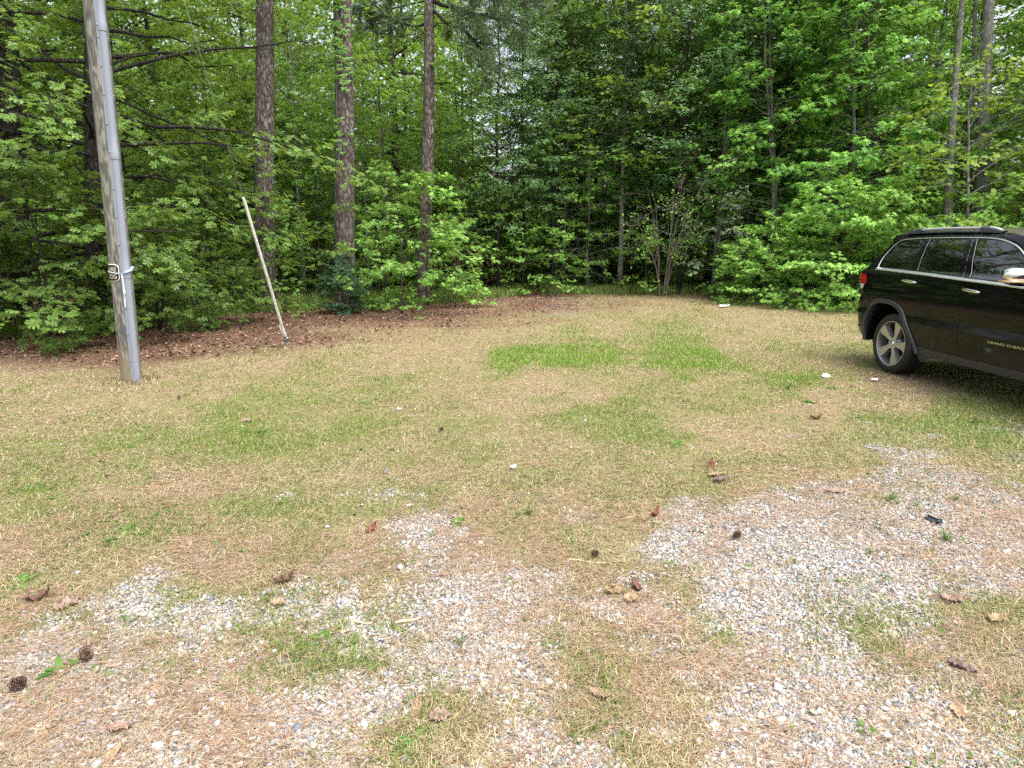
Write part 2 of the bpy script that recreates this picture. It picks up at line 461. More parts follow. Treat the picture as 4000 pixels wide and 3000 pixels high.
tag(o, 'pale crushed gravel stones spread over the near part of the yard', 'gravel', kind='stuff')

# -------- dry thatch, pine straw, grass blades
def strands(x, y, ln, wd, az, rise, curl, mt, name, z0=.002, lift=None):
    n = len(x)
    p0 = gz(x, y, z0)
    d = np.stack([np.cos(az), np.sin(az), 0 * az], -1)
    sd = np.stack([-np.sin(az), np.cos(az), 0 * az], -1)
    up = np.array([0, 0, 1.])
    # bend sideways plus an arch
    m_ = p0 + d * (ln * .5 * np.cos(rise))[:, None] + sd * (curl * ln * .5)[:, None] + up * (ln * .5 * np.sin(rise))[:, None]
    e = p0 + d * (ln * np.cos(rise) * .96)[:, None] + sd * (curl * ln * -.2)[:, None] + up * (ln * np.sin(rise) * lift)[:, None]
    hw = (wd * .5)[:, None]
    sd2 = np.where((rise > .8)[:, None], nrm(np.stack([np.ones(n), 0 * az, 0 * az], -1) * .8 + sd * .5), sd)
    V = np.stack([p0 - sd2 * hw, p0 + sd2 * hw, m_ - sd2 * hw * .9, m_ + sd2 * hw * .9, e], 1).reshape(-1, 3)
    i = np.arange(n)[:, None] * 5
    return V, [i + np.array([[0, 1, 3, 2]]), i + np.array([[2, 3, 4]])]
M['thatch'] = islmat('dry_thatch', [(0, (0.093, 0.061, 0.036)), (.2, (0.194, 0.134, 0.075)), (.42, (0.305, 0.230, 0.129)), (.68, (0.422, 0.352, 0.207)), (.9, (0.532, 0.479, 0.305)), (1, (0.320, 0.174, 0.086))], .85)
M['straw'] = islmat('pine_straw', [(0, (0.114, 0.067, 0.043)), (.3, (0.257, 0.162, 0.104)), (.6, (0.399, 0.280, 0.190)), (.85, (0.513, 0.399, 0.285)), (1, (0.399, 0.171, 0.085))], .8)
rng = np.random.default_rng(31)
x, y = sample(620000, 1.25, 24, 1.35, rng)
g_, q_, l_ = masks(x, y)
k = rng.random(len(x)) < (1 - g_ * .6) * (1 - l_ * .6) * (1 - q_ * .35) * np.clip(fbm(x, y, .8, 97) * 2.6 - .35, .25, 1) * np.clip(fbm(x, y, .16, 99) * 2.4 - .3, .3, 1)
x, y, g_ = x[k], y[k], g_[k]
n = len(x)
print('thatch', n)
dist = np.hypot(x, y)
rise = np.abs(rng.normal(0, .22, n))
stand = rng.random(n) < .22 * (1 - g_)
rise[stand] = rng.uniform(.3, 1.1, stand.sum())
# a ring of longer dead grass round the foot of the pole
a_ = rng.uniform(0, 6.283, 900)
r_ = rng.uniform(.10, .34, 900)
x, y = np.concatenate([x, -4.62 + r_ * np.cos(a_)]), np.concatenate([y, 7.60 + r_ * np.sin(a_)])
rise = np.concatenate([rise, rng.uniform(.1, 1.3, 900)])
n = len(x)
dist = np.hypot(x, y)
ln = rng.uniform(.03, .085, n) * (1 + .02 * dist)
ln[-900:] *= 1.3
wd = np.maximum(rng.uniform(.0014, .003, n), dist * .00052)
V, F_ = strands(x, y, ln, wd, rng.uniform(0, 6.283, n), rise, rng.normal(0, .35, n), None, None, .003, .55)
o = mk('dry_grass', V, F_, M['thatch'])
tag(o, 'dry tan dead grass and thatch lying over the whole yard', 'dry grass', kind='stuff')
# pine straw, mostly over the gravel edges near the camera
x, y = sample(330000, 1.25, 9, .7, rng, .9, 1.)
g_, q_, l_ = masks(x, y)
drift = np.clip((fbm(x, y, .55, 60) - .40) * 5, 0, 1) * (.35 + .65 * (fbm(x, y, .13, 64) > .5)) * np.clip((5.2 - y) / 1.5, 0.05, 1)
k = rng.random(len(x)) < (.9 * drift * (1 - .45 * g_) + .14 * g_ * (y < 5) + .05)
x, y = x[k], y[k]
n = len(x)
print('straw', n)
lnn = rng.uniform(.06, .16, n)
V, F_ = strands(x, y, lnn, np.maximum(.0016 + 0 * x, np.hypot(x, y) * .0005), rng.normal(.35, .9, n) + np.pi * (rng.random(n) < .5), np.abs(rng.normal(0, .07, n)), rng.normal(0, .18, n), None, None, .012, .8)
o = mk('pine_straw', V, F_, M['straw'])
tag(o, 'fallen reddish brown pine needles drifted between the gravel patches', 'pine straw', kind='stuff')
# green blades
M['grass'] = leafmat('grass_blade', [(0, (0.076, 0.153, 0.026)), (.35, (0.125, 0.215, 0.040)), (.7, (0.215, 0.287, 0.067)), (1, (0.359, 0.359, 0.135))], (0.269, 0.377, 0.071), .25)
x, y = sample(680000, 1.25, 24, 1.3, rng)
g_, q_, l_ = masks(x, y)
k = rng.random(len(x)) < np.clip(q_ ** 1.3 * 1.3 + .07, 0, 1) * (1 - .9 * g_) * (1 - .7 * l_)
x, y, q_ = x[k], y[k], q_[k]
n = len(x)
print('blades', n)
dist = np.hypot(x, y)
ln = rng.uniform(.022, .055, n) * (.8 + .7 * q_) * (1 + .012 * dist)
V, F_ = strands(x, y, ln, np.maximum(rng.uniform(.002, .0042, n), dist * .0006), rng.uniform(0, 6.283, n), rng.uniform(.35, 1.35, n), rng.normal(0, .2, n), None, None, 0., .75)
o = mk('grass', V, F_, M['grass'])
tag(o, 'short green grass blades growing in patches through the dry lawn', 'grass', kind='stuff')

# lush strip in the middle of the lawn
x, y = sample(420000, 5.5, 11.5, 0., rng, .62, 0)
g_, q_, l_ = masks(x, y)
k = rng.random(len(x)) < np.clip((q_ - .62) * 1.5, 0, .55) * np.clip(fbm(x, y, .35, 95) * 2.4 - .5, .05, 1) * np.exp(-((y - 8.6) / 1.5) ** 4)
x, y = x[k], y[k]
n = len(x)
V, F_ = strands(x, y, rng.uniform(.03, .075, n), np.maximum(rng.uniform(.003, .005, n), np.hypot(x, y) * .0007), rng.uniform(0, 6.283, n), rng.uniform(.4, 1.3, n), rng.normal(0, .2, n), None, None, 0., .75)
M['lush'] = leafmat('lush_grass_blade', [(0, (.12, .24, .03)), (.5, (.19, .32, .045)), (1, (.30, .40, .08))], (.38, .52, .08), .3)
o = mk('lush_grass', V, F_, M['lush'])
tag(o, 'brighter green thicker grass in the strip across the middle of the lawn', 'grass', kind='stuff')

# -------- leaf templates (tip along +x, normal +z, unit length)
def star_leaf():
    c = (.30, 0, .05)
    ang = np.radians([-112, -56, 0, 56, 112])
    rad = np.array([.46, .62, .70, .62, .46])
    V = [c]
    for a, r in zip(ang, rad):
        V.append((c[0] + r * np.cos(a), r * np.sin(a), -.10 * r / .7))
    for a, r in zip(np.radians([-158, -84, -28, 28, 84, 158]), (.22, .24, .27, .27, .24, .22)):
        V.append((c[0] + r * np.cos(a), r * np.sin(a), .0))
    F4 = [(0, 6 + i, 1 + i, 7 + i) for i in range(5)]
    return np.array(V), [np.array(F4)]
def oak_leaf():
    V = [(0, 0, 0), (.5, -.07, .01), (1, 0, -.12), (.5, .07, .01)]
    F3 = []
    for s in (-1, 1):
        for t0, wd_, fw in ((.20, .27, .08), (.46, .40, .16), (.70, .30, .16)):
            i = len(V)
            V += [(t0 - .06, s * .02, .015), (t0 + fw, s * wd_, -.05), (t0 + .13, s * .03, .01), (t0 + fw + .10, s * wd_ * .55, -.02)]
            F3 += [(i, i + 1, i + 2), (i + 2, i + 1, i + 3)]
    return np.array(V), [np.array([(0, 1, 2, 3)]), np.array(F3)]
def ovate_leaf(w_=.3, fold=.06):
    V = [(0, 0, 0), (.35, -w_, fold), (.72, -w_ * .75, fold * .6), (1, 0, -.08), (.72, w_ * .75, fold * .6), (.35, w_, fold), (.5, 0, -.02)]
    return np.array(V), [np.array([(0, 1, 2, 6), (6, 2, 3, 4), (0, 6, 4, 5)])]
def slim_leaf(w_=.13):
    V = [(0, 0, 0), (.45, -w_, .02), (1, 0, -.05), (.45, w_, .02)]
    return np.array(V), [np.array([(0, 1, 2, 3)])]
STAR, OAK, OVATE, HEART, SLIM = star_leaf(), oak_leaf(), ovate_leaf(.27), ovate_leaf(.46, .03), slim_leaf(.14)

# -------- dead leaf litter
M['litter'] = islmat('dead_leaf', [(0, (0.075, 0.038, 0.026)), (.3, (0.150, 0.079, 0.053)), (.6, (0.247, 0.143, 0.101)), (.85, (0.338, 0.225, 0.165)), (1, (0.225, 0.075, 0.038))], .75)
x, y = sample(90000, 2, 30, .2, rng, .95, 2)
g_, q_, l_ = masks(x, y)
k = rng.random(len(x)) < l_ ** 1.3 * .6 + .0025
x, y = x[k], y[k]
n = len(x)
print('litter', n)
crl = OVATE[0].copy()
crl[:, 2] += np.abs(crl[:, 1]) * .7 + (crl[:, 0] - .5) ** 2 * .7
T = gz(x, y, .012)
d = np.stack([rng.normal(size=n), rng.normal(size=n), .3 * rng.normal(size=n)], -1)
u_ = np.stack([.35 * rng.normal(size=n), .35 * rng.normal(size=n), np.where(rng.random(n) < .35, -1., 1.)], -1)
V, F_ = inst((crl, OVATE[1]), T, frames(d, u_), rng.uniform(.04, .085, n) * np.where(y < 9, .55, 1.))
o = mk('leaf_litter', V, F_, M['litter'])
tag(o, 'brown dead leaves lying in a belt along the edge of the wood', 'dead leaves', kind='stuff')
# -------- small weeds mixed through the lawn (uncountable)
x, y = sample(16000, 1.5, 16, 1.2, rng)
g_, q_, l_ = masks(x, y)
k = rng.random(len(x)) < (.10 * q_ + .010 * g_ * (y < 5)) * (1 - l_)
x, y = x[k], y[k]
print('weeds', len(x))
rep = 7
n = len(x) * rep
X_, Y_ = x.repeat(rep), y.repeat(rep)
az = rng.uniform(0, 6.283, n)
el = rng.uniform(.15, .9, n)
T = gz(X_ + .012 * np.cos(az), Y_ + .012 * np.sin(az), .004)
d = np.stack([np.cos(az) * np.cos(el), np.sin(az) * np.cos(el), np.sin(el)], -1)
V, F_ = inst(OVATE, T, frames(d, np.array([0, 0, 1.]) + 0 * d), rng.uniform(.012, .030, n) * (1 + .03 * Y_))
M['weed'] = leafmat('weed_leaf', [(0, (0.055, 0.140, 0.023)), (.5, (0.094, 0.203, 0.035)), (1, (0.156, 0.257, 0.055))], (0.195, 0.351, 0.047), .25)
o = mk('weeds', V, F_, M['weed'])
tag(o, 'tiny green weeds sprouting all over the lawn and gravel', 'weeds', kind='stuff')
# ================================================================== TREES
def grow(name, seed, H, R, cb, nb, leaf, lsize, lmat, bmat, r0, prof, along=10, ros=5, sub=5, e_lo=5, e_hi=50, droop=.18, wob=.12, up=.9, flat=.5, tube=True, stems=1, hole=0., subl=.42):
    rng = np.random.default_rng(seed)
    tb = MB()
    n_t = 14
    tz = np.linspace(0, 1, n_t)
    LP, LD, LU = [], [], []
    for st in range(stems):
        ph = rng.uniform(0, 6.28)
        sp = (.16 * R if stems > 1 else 0)
        off = np.array([np.cos(ph), np.sin(ph)]) * sp
        tp = np.stack([off[0] * tz + wob * np.cumsum(rng.normal(0, .35, n_t)) * tz ** .5, off[1] * tz + wob * np.cumsum(rng.normal(0, .35, n_t)) * tz ** .5, H * tz * (1 - .12 * st)], -1)
        tp[0] = (0, 0, 0)
        tr = r0 * (1 - .86 * tz) * (1 + .25 * np.exp(-tz * 25))
        tb.tubes(tp, tr, 10)
        nbs = nb // stems
        u = (np.arange(nbs) + rng.random(nbs)) / nbs
        zf = cb + (.985 - cb) * u
        st_p = np.stack([np.interp(zf, tz, tp[:, k]) for k in range(3)], -1)
        az = np.arange(nbs) * 2.39996 + rng.normal(0, .45, nbs) + ph
        Lb = R * np.interp(u, [0, .25, .5, .75, 1], prof) * rng.uniform(.65, 1.2, nbs)
        el = np.radians(e_lo + (e_hi - e_lo) * u + rng.normal(0, 9, nbs))
        s = np.linspace(0, 1, 7)[None]
        hor = Lb[:, None] * s * np.cos(el)[:, None]
        ver = Lb[:, None] * (s * np.sin(el)[:, None] - droop * s * s * (1 - .6 * u)[:, None])
        aw = az[:, None] + rng.normal(0, .25, (nbs, 1)) * s + .06 * rng.normal(size=(nbs, 7)) * s
        BP = st_p[:, None] + np.stack([hor * np.cos(aw), hor * np.sin(aw), ver + .03 * Lb[:, None] * rng.normal(size=(nbs, 7)) * s], -1)
        br = np.maximum((r0 * .34 * (1 - .75 * u))[:, None] * (1 - .85 * s) * (.4 + .6 * Lb / R)[:, None], .0035)
        if tube:
            tb.tubes(BP, br, 5, False)
        # sub-branches
        ns = np.maximum((sub * (.5 + Lb / R)).astype(int), 2)
        bi = np.repeat(np.arange(nbs), ns)
        sf = np.concatenate([np.linspace(.28, 1, k) for k in ns]) + rng.normal(0, .04, len(bi))
        sf = np.clip(sf, .15, 1)
        kf = sf * 6
        i0 = np.minimum(kf.astype(int), 5)
        fr = (kf - i0)[:, None]
        q0 = BP[bi, i0] * (1 - fr) + BP[bi, i0 + 1] * fr
        dirb = nrm(BP[bi, i0 + 1] - BP[bi, i0])
        side = np.where(np.arange(len(bi)) % 2, 1., -1.) * np.radians(rng.uniform(18, 62, len(bi))) * np.where(sf > .97, .15, 1)
        ca, sa = np.cos(side), np.sin(side)
        ds = np.stack([dirb[:, 0] * ca - dirb[:, 1] * sa, dirb[:, 0] * sa + dirb[:, 1] * ca, dirb[:, 2] * .6 + rng.normal(.05, .22, len(bi))], -1)
        ds = nrm(ds)
        ls = Lb[bi] * subl * (1.15 - .7 * sf) * rng.uniform(.6, 1.3, len(bi))
        s4 = np.linspace(0, 1, 4)[None, :, None]
        SPn = q0[:, None] + ds[:, None] * ls[:, None, None] * s4 + np.array([0, 0, -1.]) * (.16 * ls[:, None, None] * s4 ** 2)
        if tube:
            tb.tubes(SPn, np.maximum(.006 * (1 - .7 * s4[..., 0]) * (1 + 0 * ls[:, None]), .002), 3, False)
        if hole:
            ok = vn(q0[:, 0] * 1 + 31, q0[:, 2] + q0[:, 1] * .5, .9, seed) > hole
            SPn, ds, ls = SPn[ok], ds[ok], ls[ok]
        B = len(ls)
        # leaves along
        tt = rng.uniform(.15, 1, (B, along))
        kf = tt * 3
        i0 = np.minimum(kf.astype(int), 2)
        fr = (kf - i0)[..., None]
        bidx = np.arange(B)[:, None]
        P = SPn[bidx, i0] * (1 - fr) + SPn[bidx, i0 + 1] * fr
        a2 = rng.uniform(.4, 1.5, (B, along)) * np.where(np.arange(along)[None] % 2, 1, -1)
        dd = np.stack([ds[:, None, 0] * np.cos(a2) - ds[:, None, 1] * np.sin(a2), ds[:, None, 0] * np.sin(a2) + ds[:, None, 1] * np.cos(a2), rng.normal(-.25, .3, (B, along))], -1)
        P = P + nrm(dd) * lsize * rng.uniform(.15, .6, (B, along, 1)) + rng.normal(0, .02, P.shape)
        LP.append(P.reshape(-1, 3)); LD.append(dd.reshape(-1, 3))
        out = np.stack([np.cos(az), np.sin(az), 0 * az], -1)
        outr = (out[bi][ok] if hole else out[bi])
        LU.append((outr[:, None] * flat + np.array([0, 0, up]) + rng.normal(0, .34, (B, along, 3))).reshape(-1, 3))
        if ros:
            a3 = (np.arange(ros)[None] / ros * 6.283 + rng.uniform(0, 6.28, (B, 1)) + rng.normal(0, .3, (B, ros)))
            dd = np.stack([np.cos(a3), np.sin(a3), rng.normal(-.30, .25, (B, ros))], -1) + ds[:, None] * .5
            P = SPn[:, 3][:, None] + nrm(dd) * lsize * .35 + np.array([0, 0, .03]) * rng.random((B, ros, 1))
            LP.append(P.reshape(-1, 3)); LD.append(dd.reshape(-1, 3))
            LU.append((outr[:, None] * flat + np.array([0, 0, up]) + rng.normal(0, .25, (B, ros, 3))).reshape(-1, 3))
    LP, LD, LU = map(np.concatenate, (LP, LD, LU))
    k = LP[:, 2] > .04
    LP, LD, LU = LP[k], LD[k], LU[k]
    V, F_ = inst(leaf, LP, frames(LD, LU), lsize * np.random.default_rng(seed + 1).uniform(.6, 1.2, len(LP)))
    co = mk('crown', V, F_, M[lmat])
    to = tb.build('trunk', M[bmat], None, True)
    a, c_ = to.data, co.data
    bpy.data.objects.remove(co)
    bpy.data.objects.remove(to)
    print(name, 'leaves', len(LP))
    return (a, c_)
def put(name, proto, loc, label, cat, rz=None, s=1., group=None, lean=None, crown_mat=None):
    rz = RNG.uniform(0, 6.28) if rz is None else rz
    o = empty(name, loc, 0, label, cat, group, 1)
    q = Matrix.Rotation(rz, 4, 'Z').to_quaternion()
    if lean is not None:
        q = Vector((0, 0, 1)).rotation_difference(Vector(lean)) @ q
    o.rotation_euler = q.to_euler()
    sx = s if np.isscalar(s) else s[0]
    sz = s if np.isscalar(s) else s[1]
    o.scale = (sx, sx, sz)
    link('trunk', proto[0], o)
    link('crown', proto[1], o)
    return o
TALL = (.75, 1.0, .95, .7, .3)
BUSH = (1.0, 1.0, .9, .7, .4)
SPREAD = (.8, 1, 1, .9, .55)
P_ = {}
P_['gumA'] = grow('gumA', 1, 11.5, 2.3, .06, 78, STAR, .165, 'sweetgum', 'grey_bark', .085, TALL, 9, 7, 6, hole=.24)
P_['gumB'] = grow('gumB', 2, 11.0, 2.0, .03, 74, STAR, .155, 'sweetgum', 'grey_bark', .075, TALL, 9, 7, 6, stems=2, hole=.22)
P_['gumS'] = grow('gumS', 3, 3.3, 1.75, .12, 22, STAR, .14, 'sweetgum_bright', 'twig_bark', .028, BUSH, 7, 6, 5, e_lo=0, e_hi=40, droop=.22)
P_['gumS2'] = grow('gumS2', 4, 2.6, 1.2, .10, 16, STAR, .13, 'sweetgum_bright', 'twig_bark', .02, BUSH, 6, 5, 4, e_lo=0, e_hi=45, droop=.2)
P_['gumBush'] = grow('gumBush', 5, 3.0, 1.7, .02, 46, STAR, .145, 'sweetgum_bright', 'twig_bark', .03, (1, 1.05, .95, .75, .4), 8, 6, 5, stems=3, e_lo=5, droop=.25)
P_['oakBig'] = grow('oakBig', 6, 12.5, 4.3, .04, 92, OAK, .17, 'oak', 'dark_bark', .17, (.85, 1, .95, .8, .45), 10, 6, 8, hole=.36, e_lo=-4, e_hi=50, droop=.16)
P_['oakS'] = grow('oakS', 7, 6.5, 2.1, .05, 50, OAK, .16, 'oak', 'dark_bark', .055, BUSH, 9, 6, 6, e_lo=0, e_hi=45)
P_['oakBush'] = grow('oakBush', 8, 3.2, 2.0, .03, 34, OAK, .17, 'oak', 'dark_bark', .035, (1, 1.05, 1, .8, .5), 9, 6, 6, e_lo=2, e_hi=40, droop=.2, stems=2)
P_['willowA'] = grow('willowA', 9, 11.5, 2.5, .20, 96, SLIM, .125, 'willow', 'dark_bark', .085, TALL, 15, 7, 8, e_lo=5, e_hi=58, droop=.12, flat=.7)
P_['willowB'] = grow('willowB', 10, 12.5, 2.2, .24, 92, SLIM, .125, 'willow', 'dark_bark', .075, TALL, 15, 7, 8, e_lo=10, e_hi=60, droop=.12, flat=.7)
P_['maple'] = grow('maple', 11, 10.0, 2.4, .05, 70, STAR, .14, 'wood_leaf', 'grey_bark', .07, SPREAD, 7, 5, 6, e_lo=8, e_hi=50)
P_['mapleS'] = grow('mapleS', 12, 6.5, 2.0, .05, 46, STAR, .135, 'wood_leaf', 'twig_bark', .04, SPREAD, 7, 5, 5, e_lo=8, e_hi=50)
P_['woodA'] = grow('woodA', 13, 15.0, 3.2, .14, 84, OVATE, .21, 'wood_leaf', 'dark_bark', .12, SPREAD, 7, 4, 6, e_lo=5, e_hi=55, hole=.3)
P_['woodB'] = grow('woodB', 14, 17.0, 3.0, .22, 80, OVATE, .22, 'wood_leaf', 'dark_bark', .14, SPREAD, 7, 4, 6, e_lo=5, e_hi=55, hole=.34)
P_['under'] = grow('under', 15, 3.4, 2.0, .05, 30, OVATE, .17, 'wood_leaf', 'dark_bark', .03, BUSH, 8, 4, 5, e_lo=5, e_hi=45, hole=.15)
P_['redbud'] = grow('redbud', 16, 7.0, 2.5, .22, 40, HEART, .15, 'yellow', 'grey_bark', .07, SPREAD, 7, 3, 5, e_lo=5, e_hi=45, hole=.25)
P_['tulip'] = grow('tulip', 17, 13.5, 2.6, .30, 64, HEART, .16, 'yellow', 'grey_bark', .09, TALL, 7, 5, 6, e_lo=10, e_hi=55, hole=.2)
P_['paleoak'] = grow('paleoak', 18, 3.6, 1.3, .30, 18, OAK, .17, 'pale_oak', 'twig_bark', .025, SPREAD, 5, 5, 3, e_lo=0, e_hi=35)
P_['hickory'] = grow('hickory', 19, 4.6, 1.0, .12, 20, OVATE, .24, 'oak', 'twig_bark', .022, SPREAD, 3, 6, 2, e_lo=15, e_hi=50, droop=.3)
P_['cedar'] = grow('cedar', 20, 1.25, .62, .02, 46, SLIM, .085, 'cedar', 'twig_bark', .016, (1, .95, .8, .6, .3), 16, 6, 6, e_lo=15, e_hi=60, droop=.1, flat=.8)

def base(px, py):
    p = gp(px, py)
    p[2] = hgt(p[0], p[1]) - .02
    return p
def lean_to(px0, py0, px1, py1):
    p = gp(px0, py0)
    q = at(px1, py1, p[1])
    return nrm(q - p)
TREES = [
 # left: oaks
 ('oak_tree', 'oakBig', 212, 706, 1.0, 'big dark trunked oak right behind the utility pole, its boughs sweeping low', (190, 60)),
 ('oak_tree', 'oakBush', 105, 738, .95, 'low oak bush with deeply lobed leaves left of the pole, nearest the lawn', None),
 ('oak_tree', 'oakBush', 345, 712, .72, 'low oak bush just right of the utility pole foot', None),
 ('oak_tree', 'oakS', 452, 674, .62, 'young oak between the pole and the white guy guard', (450, 300)),
 ('oak_tree', 'oakS', 300, 668, 1.1, 'taller young oak behind the grey conduit', None),
 ('oak_tree', 'oakS', -40, 715, 1.25, 'young oak at the far left edge beside the dark pine trunk', None),
 ('oak_tree', 'oakBig', -330, 720, .9, 'spreading oak beyond the left edge of the yard', None),
 ('oak_tree', 'oakS', 478, 640, 1.0, 'young oak close left of the leftmost tall pine trunk', None),
 ('hickory_sapling', 'hickory', 618, 676, .62, 'slender sapling with big drooping leaves before the leftmost of the three pines', None),
 # around the pines
 ('cedar_shrub', 'cedar', 748, 676, 1.0, 'small dark feathery cedar shrub at the foot of the thickest pine', None),
 ('sweetgum_sapling', 'gumS', 868, 678, .93, 'bright sweetgum sapling between the two right hand pines, spilling over the leaf litter', None),
 ('sweetgum_sapling', 'gumS2', 822, 668, .7, 'slim bright sapling touching the thickest pine trunk', None),
 ('sweetgum_sapling', 'gumS2', 985, 664, .85, 'low loose sapling just right of the pine with limbs', None),
 ('sweetgum_sapling', 'gumS2', 925, 660, 1.2, 'thin stemmed sapling wrapping the pine with limbs', None),
 ('maple_tree', 'maple', 658, 638, .95, 'light green maple filling the gap between leftmost and thickest pine', None),
 ('maple_tree', 'mapleS', 690, 640, .8, 'small light maple close behind the thickest pine, left side', None),
 ('maple_tree', 'mapleS', 835, 648, 1.1, 'light green maple between the thickest pine and the pine with limbs', None),
 ('maple_tree', 'maple', 800, 636, .72, 'sparse light maple far back between the thickest pine and the pine with limbs', None),
 ('maple_tree', 'mapleS', 985, 640, 1.05, 'light green maple right of the pine with limbs', None),
 # centre
 ('willow_oak', 'willowA', 1075, 634, .86, 'grey green small leaved oak just right of the white sky gap', None),
 ('willow_oak', 'willowB', 1195, 630, .95, 'tall small leaved oak in the middle of the wood edge', None),
 ('willow_oak', 'willowA', 1290, 622, 1.0, 'dark small leaved oak with a straight bare lower trunk in the middle', (1290, 150)),
 ('willow_oak', 'willowB', 1130, 622, .9, 'small leaved oak set back behind the sky gap oak', None),
 ('willow_oak', 'willowA', 1395, 625, .9, 'small leaved oak just left of the bare twiggy shrub', None),
 ('sweetgum_tree', 'gumA', 1245, 618, .95, 'sweetgum set back between two small leaved oaks in the middle', None),
 ('sweetgum_tree', 'gumB', 1540, 634, .95, 'sweetgum standing behind the pale oak sapling', None),
 ('sweetgum_tree', 'gumB', 1728, 632, 1.05, 'tall sweetgum just right of the twin stemmed one', None),
 ('sweetgum_tree', 'gumB', 1945, 640, 1.0, 'sweetgum above the car rear window', None),
 ('tulip_tree', 'tulip', 1338, 629, 1.0, 'tall yellow green tree rising at the top middle', None),
 ('sweetgum_sapling', 'gumS2', 1200, 641, .82, 'small bright sapling standing out before the dark hollow in the middle', None),
 ('sweetgum_sapling', 'gumS2', 1130, 636, .8, 'small dim sapling left of the dark hollow', None),
 ('oak_sapling', 'paleoak', 1545, 640, .95, 'pale greyish leaved oak sapling right of the bare twiggy shrub', None),
 ('sweetgum_sapling', 'gumS2', 1392, 638, .75, 'bright little sapling at the foot of the bare twiggy shrub', None),
 # right: sweetgums
 ('sweetgum_tree', 'gumA', 1490, 618, 1.0, 'sweetgum behind the bare twiggy shrub', None),
 ('sweetgum_tree', 'gumB', 1610, 628, 1.0, 'full leafed sweetgum right of the bare twiggy shrub', None),
 ('sweetgum_tree', 'gumB', 1682, 640, 1.0, 'twin stemmed pale trunk sweetgum behind the wide ground hugging bush', (1672, 150)),
 ('sweetgum_tree', 'gumA', 1765, 640, 1.05, 'tall sweetgum midway between the twin stemmed one and the car', None),
 ('sweetgum_tree', 'gumA', 1838, 645, .92, 'slim pale trunk sweetgum left of the car roof', (1846, 100)),
 ('sweetgum_tree', 'gumA', 1880, 642, .85, 'thin whitish trunk sweetgum rising straight above the car tail', (1872, 150)),
 ('sweetgum_tree', 'gumA', 2200, 655, .85, 'sweetgum at the right edge behind the car bonnet', None),
 ('sweetgum_tree', 'gumB', 2350, 665, .95, 'sweetgum beyond the right edge of the yard', None),
 ('sweetgum_tree', 'gumA', 2560, 690, .95, 'outermost sweetgum beyond the right edge of the yard', None),
 ('sweetgum_bush', 'gumBush', 1650, 655, .72, 'wide bright sweetgum bush hugging the ground left of the car', None),
 ('sweetgum_bush', 'gumBush', 1585, 645, .55, 'small sweetgum bush beside the pale oak sapling', None),
 ('sweetgum_bush', 'gumBush', 1800, 664, .98, 'tall bright sweetgum bush close behind the car tail', None),
 ('sweetgum_bush', 'gumBush', 1905, 668, .95, 'bright sweetgum bush hidden partly by the car', None),
 ('sweetgum_bush', 'gumBush', 2150, 672, .95, 'sweetgum bush behind the car side windows', None),
 ('redbud_tree', 'redbud', 2075, 668, .8, 'yellow green round leaved tree above the car roof', (2085, 300)),
 ('redbud_tree', 'redbud', 2205, 660, .85, 'yellow green round leaved tree at the upper right corner', None),
]
for nm, pr, px, py, s, lab, top in TREES:
    lean = lean_to(px, py, *top) if top else None
    put(nm, P_[pr], base(px, py), lab, nm.replace('_', ' '), None, s, None, lean)

# ---- trunks of tall trees (own meshes)
def trunk_mesh(px0, py0, px1, w0, w1, H, seed, knots=0):
    """tapered trunk from its foot pixel, leaning to (px1, 0); w0/w1: apparent widths there"""
    rng = np.random.default_rng(seed)
    p = gp(px0, py0)
    q = at(px1, 0, p[1])
    d = nrm(q - p)
    ze = np.linalg.norm(q - p)
    r0 = w0 * .5 * np.linalg.norm(p - [0, 0, CAMH]) / FOC * .98
    r1 = w1 * .5 * (q[1] * CP - (q[2] - CAMH) * SP) / FOC * .98
    n = 160
    s = np.linspace(0, H, n)
    r = np.interp(s, [0, ze, H], [r0, r1, r1 * .35]) * (1 + .35 * np.exp(-s * 3.5))
    th = np.linspace(0, 2 * np.pi, 41)[:-1]
    wob = np.stack([.035 * np.sin(s * .7 + seed), .03 * np.sin(s * .5 + 2 * seed), 0 * s], -1) * np.minimum(s, 1)[:, None]
    cen = d[None] * s[:, None] + wob
    rr = r[:, None] * (1 + .10 * (fbm(th[None] * 3.0 + 0 * s[:, None] + seed * 7, s[:, None] * 3.2 + 0 * th[None], .8, 9) - .5) + .05 * (vn(th[None] * 9 + 0 * s[:, None], s[:, None] * 4 + 0 * th[None], 1., 5) - .5))
    V = cen[:, None] + rr[..., None] * np.stack([np.cos(th), np.sin(th), 0 * th], -1)[None]
    i = np.arange(n - 1)[:, None] * 40
    k = np.arange(40)[None]
    k2 = (k + 1) % 40
    F_ = np.stack([i + k, i + k2, i + 40 + k2, i + 40 + k], -1).reshape(-1, 4)
    loc = p.copy()
    loc[2] = hgt(p[0], p[1]) - .05
    return V.reshape(-1, 3), [F_], loc, d, cen, s
def needles(tips, dirs, rng, n=26, ln=.19, wd=.05):
    T = np.repeat(tips, n, 0)
    D = nrm(np.repeat(dirs, n, 0) * .8 + rng.normal(0, .75, (len(T), 3)))
    T = T - np.repeat(dirs, n, 0) * rng.uniform(0, .22, (len(T), 1))
    return inst(SLIM, T, frames(D, rng.normal(size=(len(T), 3))), np.stack([ln * rng.uniform(.7, 1.2, len(T)), np.full(len(T), wd), np.full(len(T), wd)], -1))
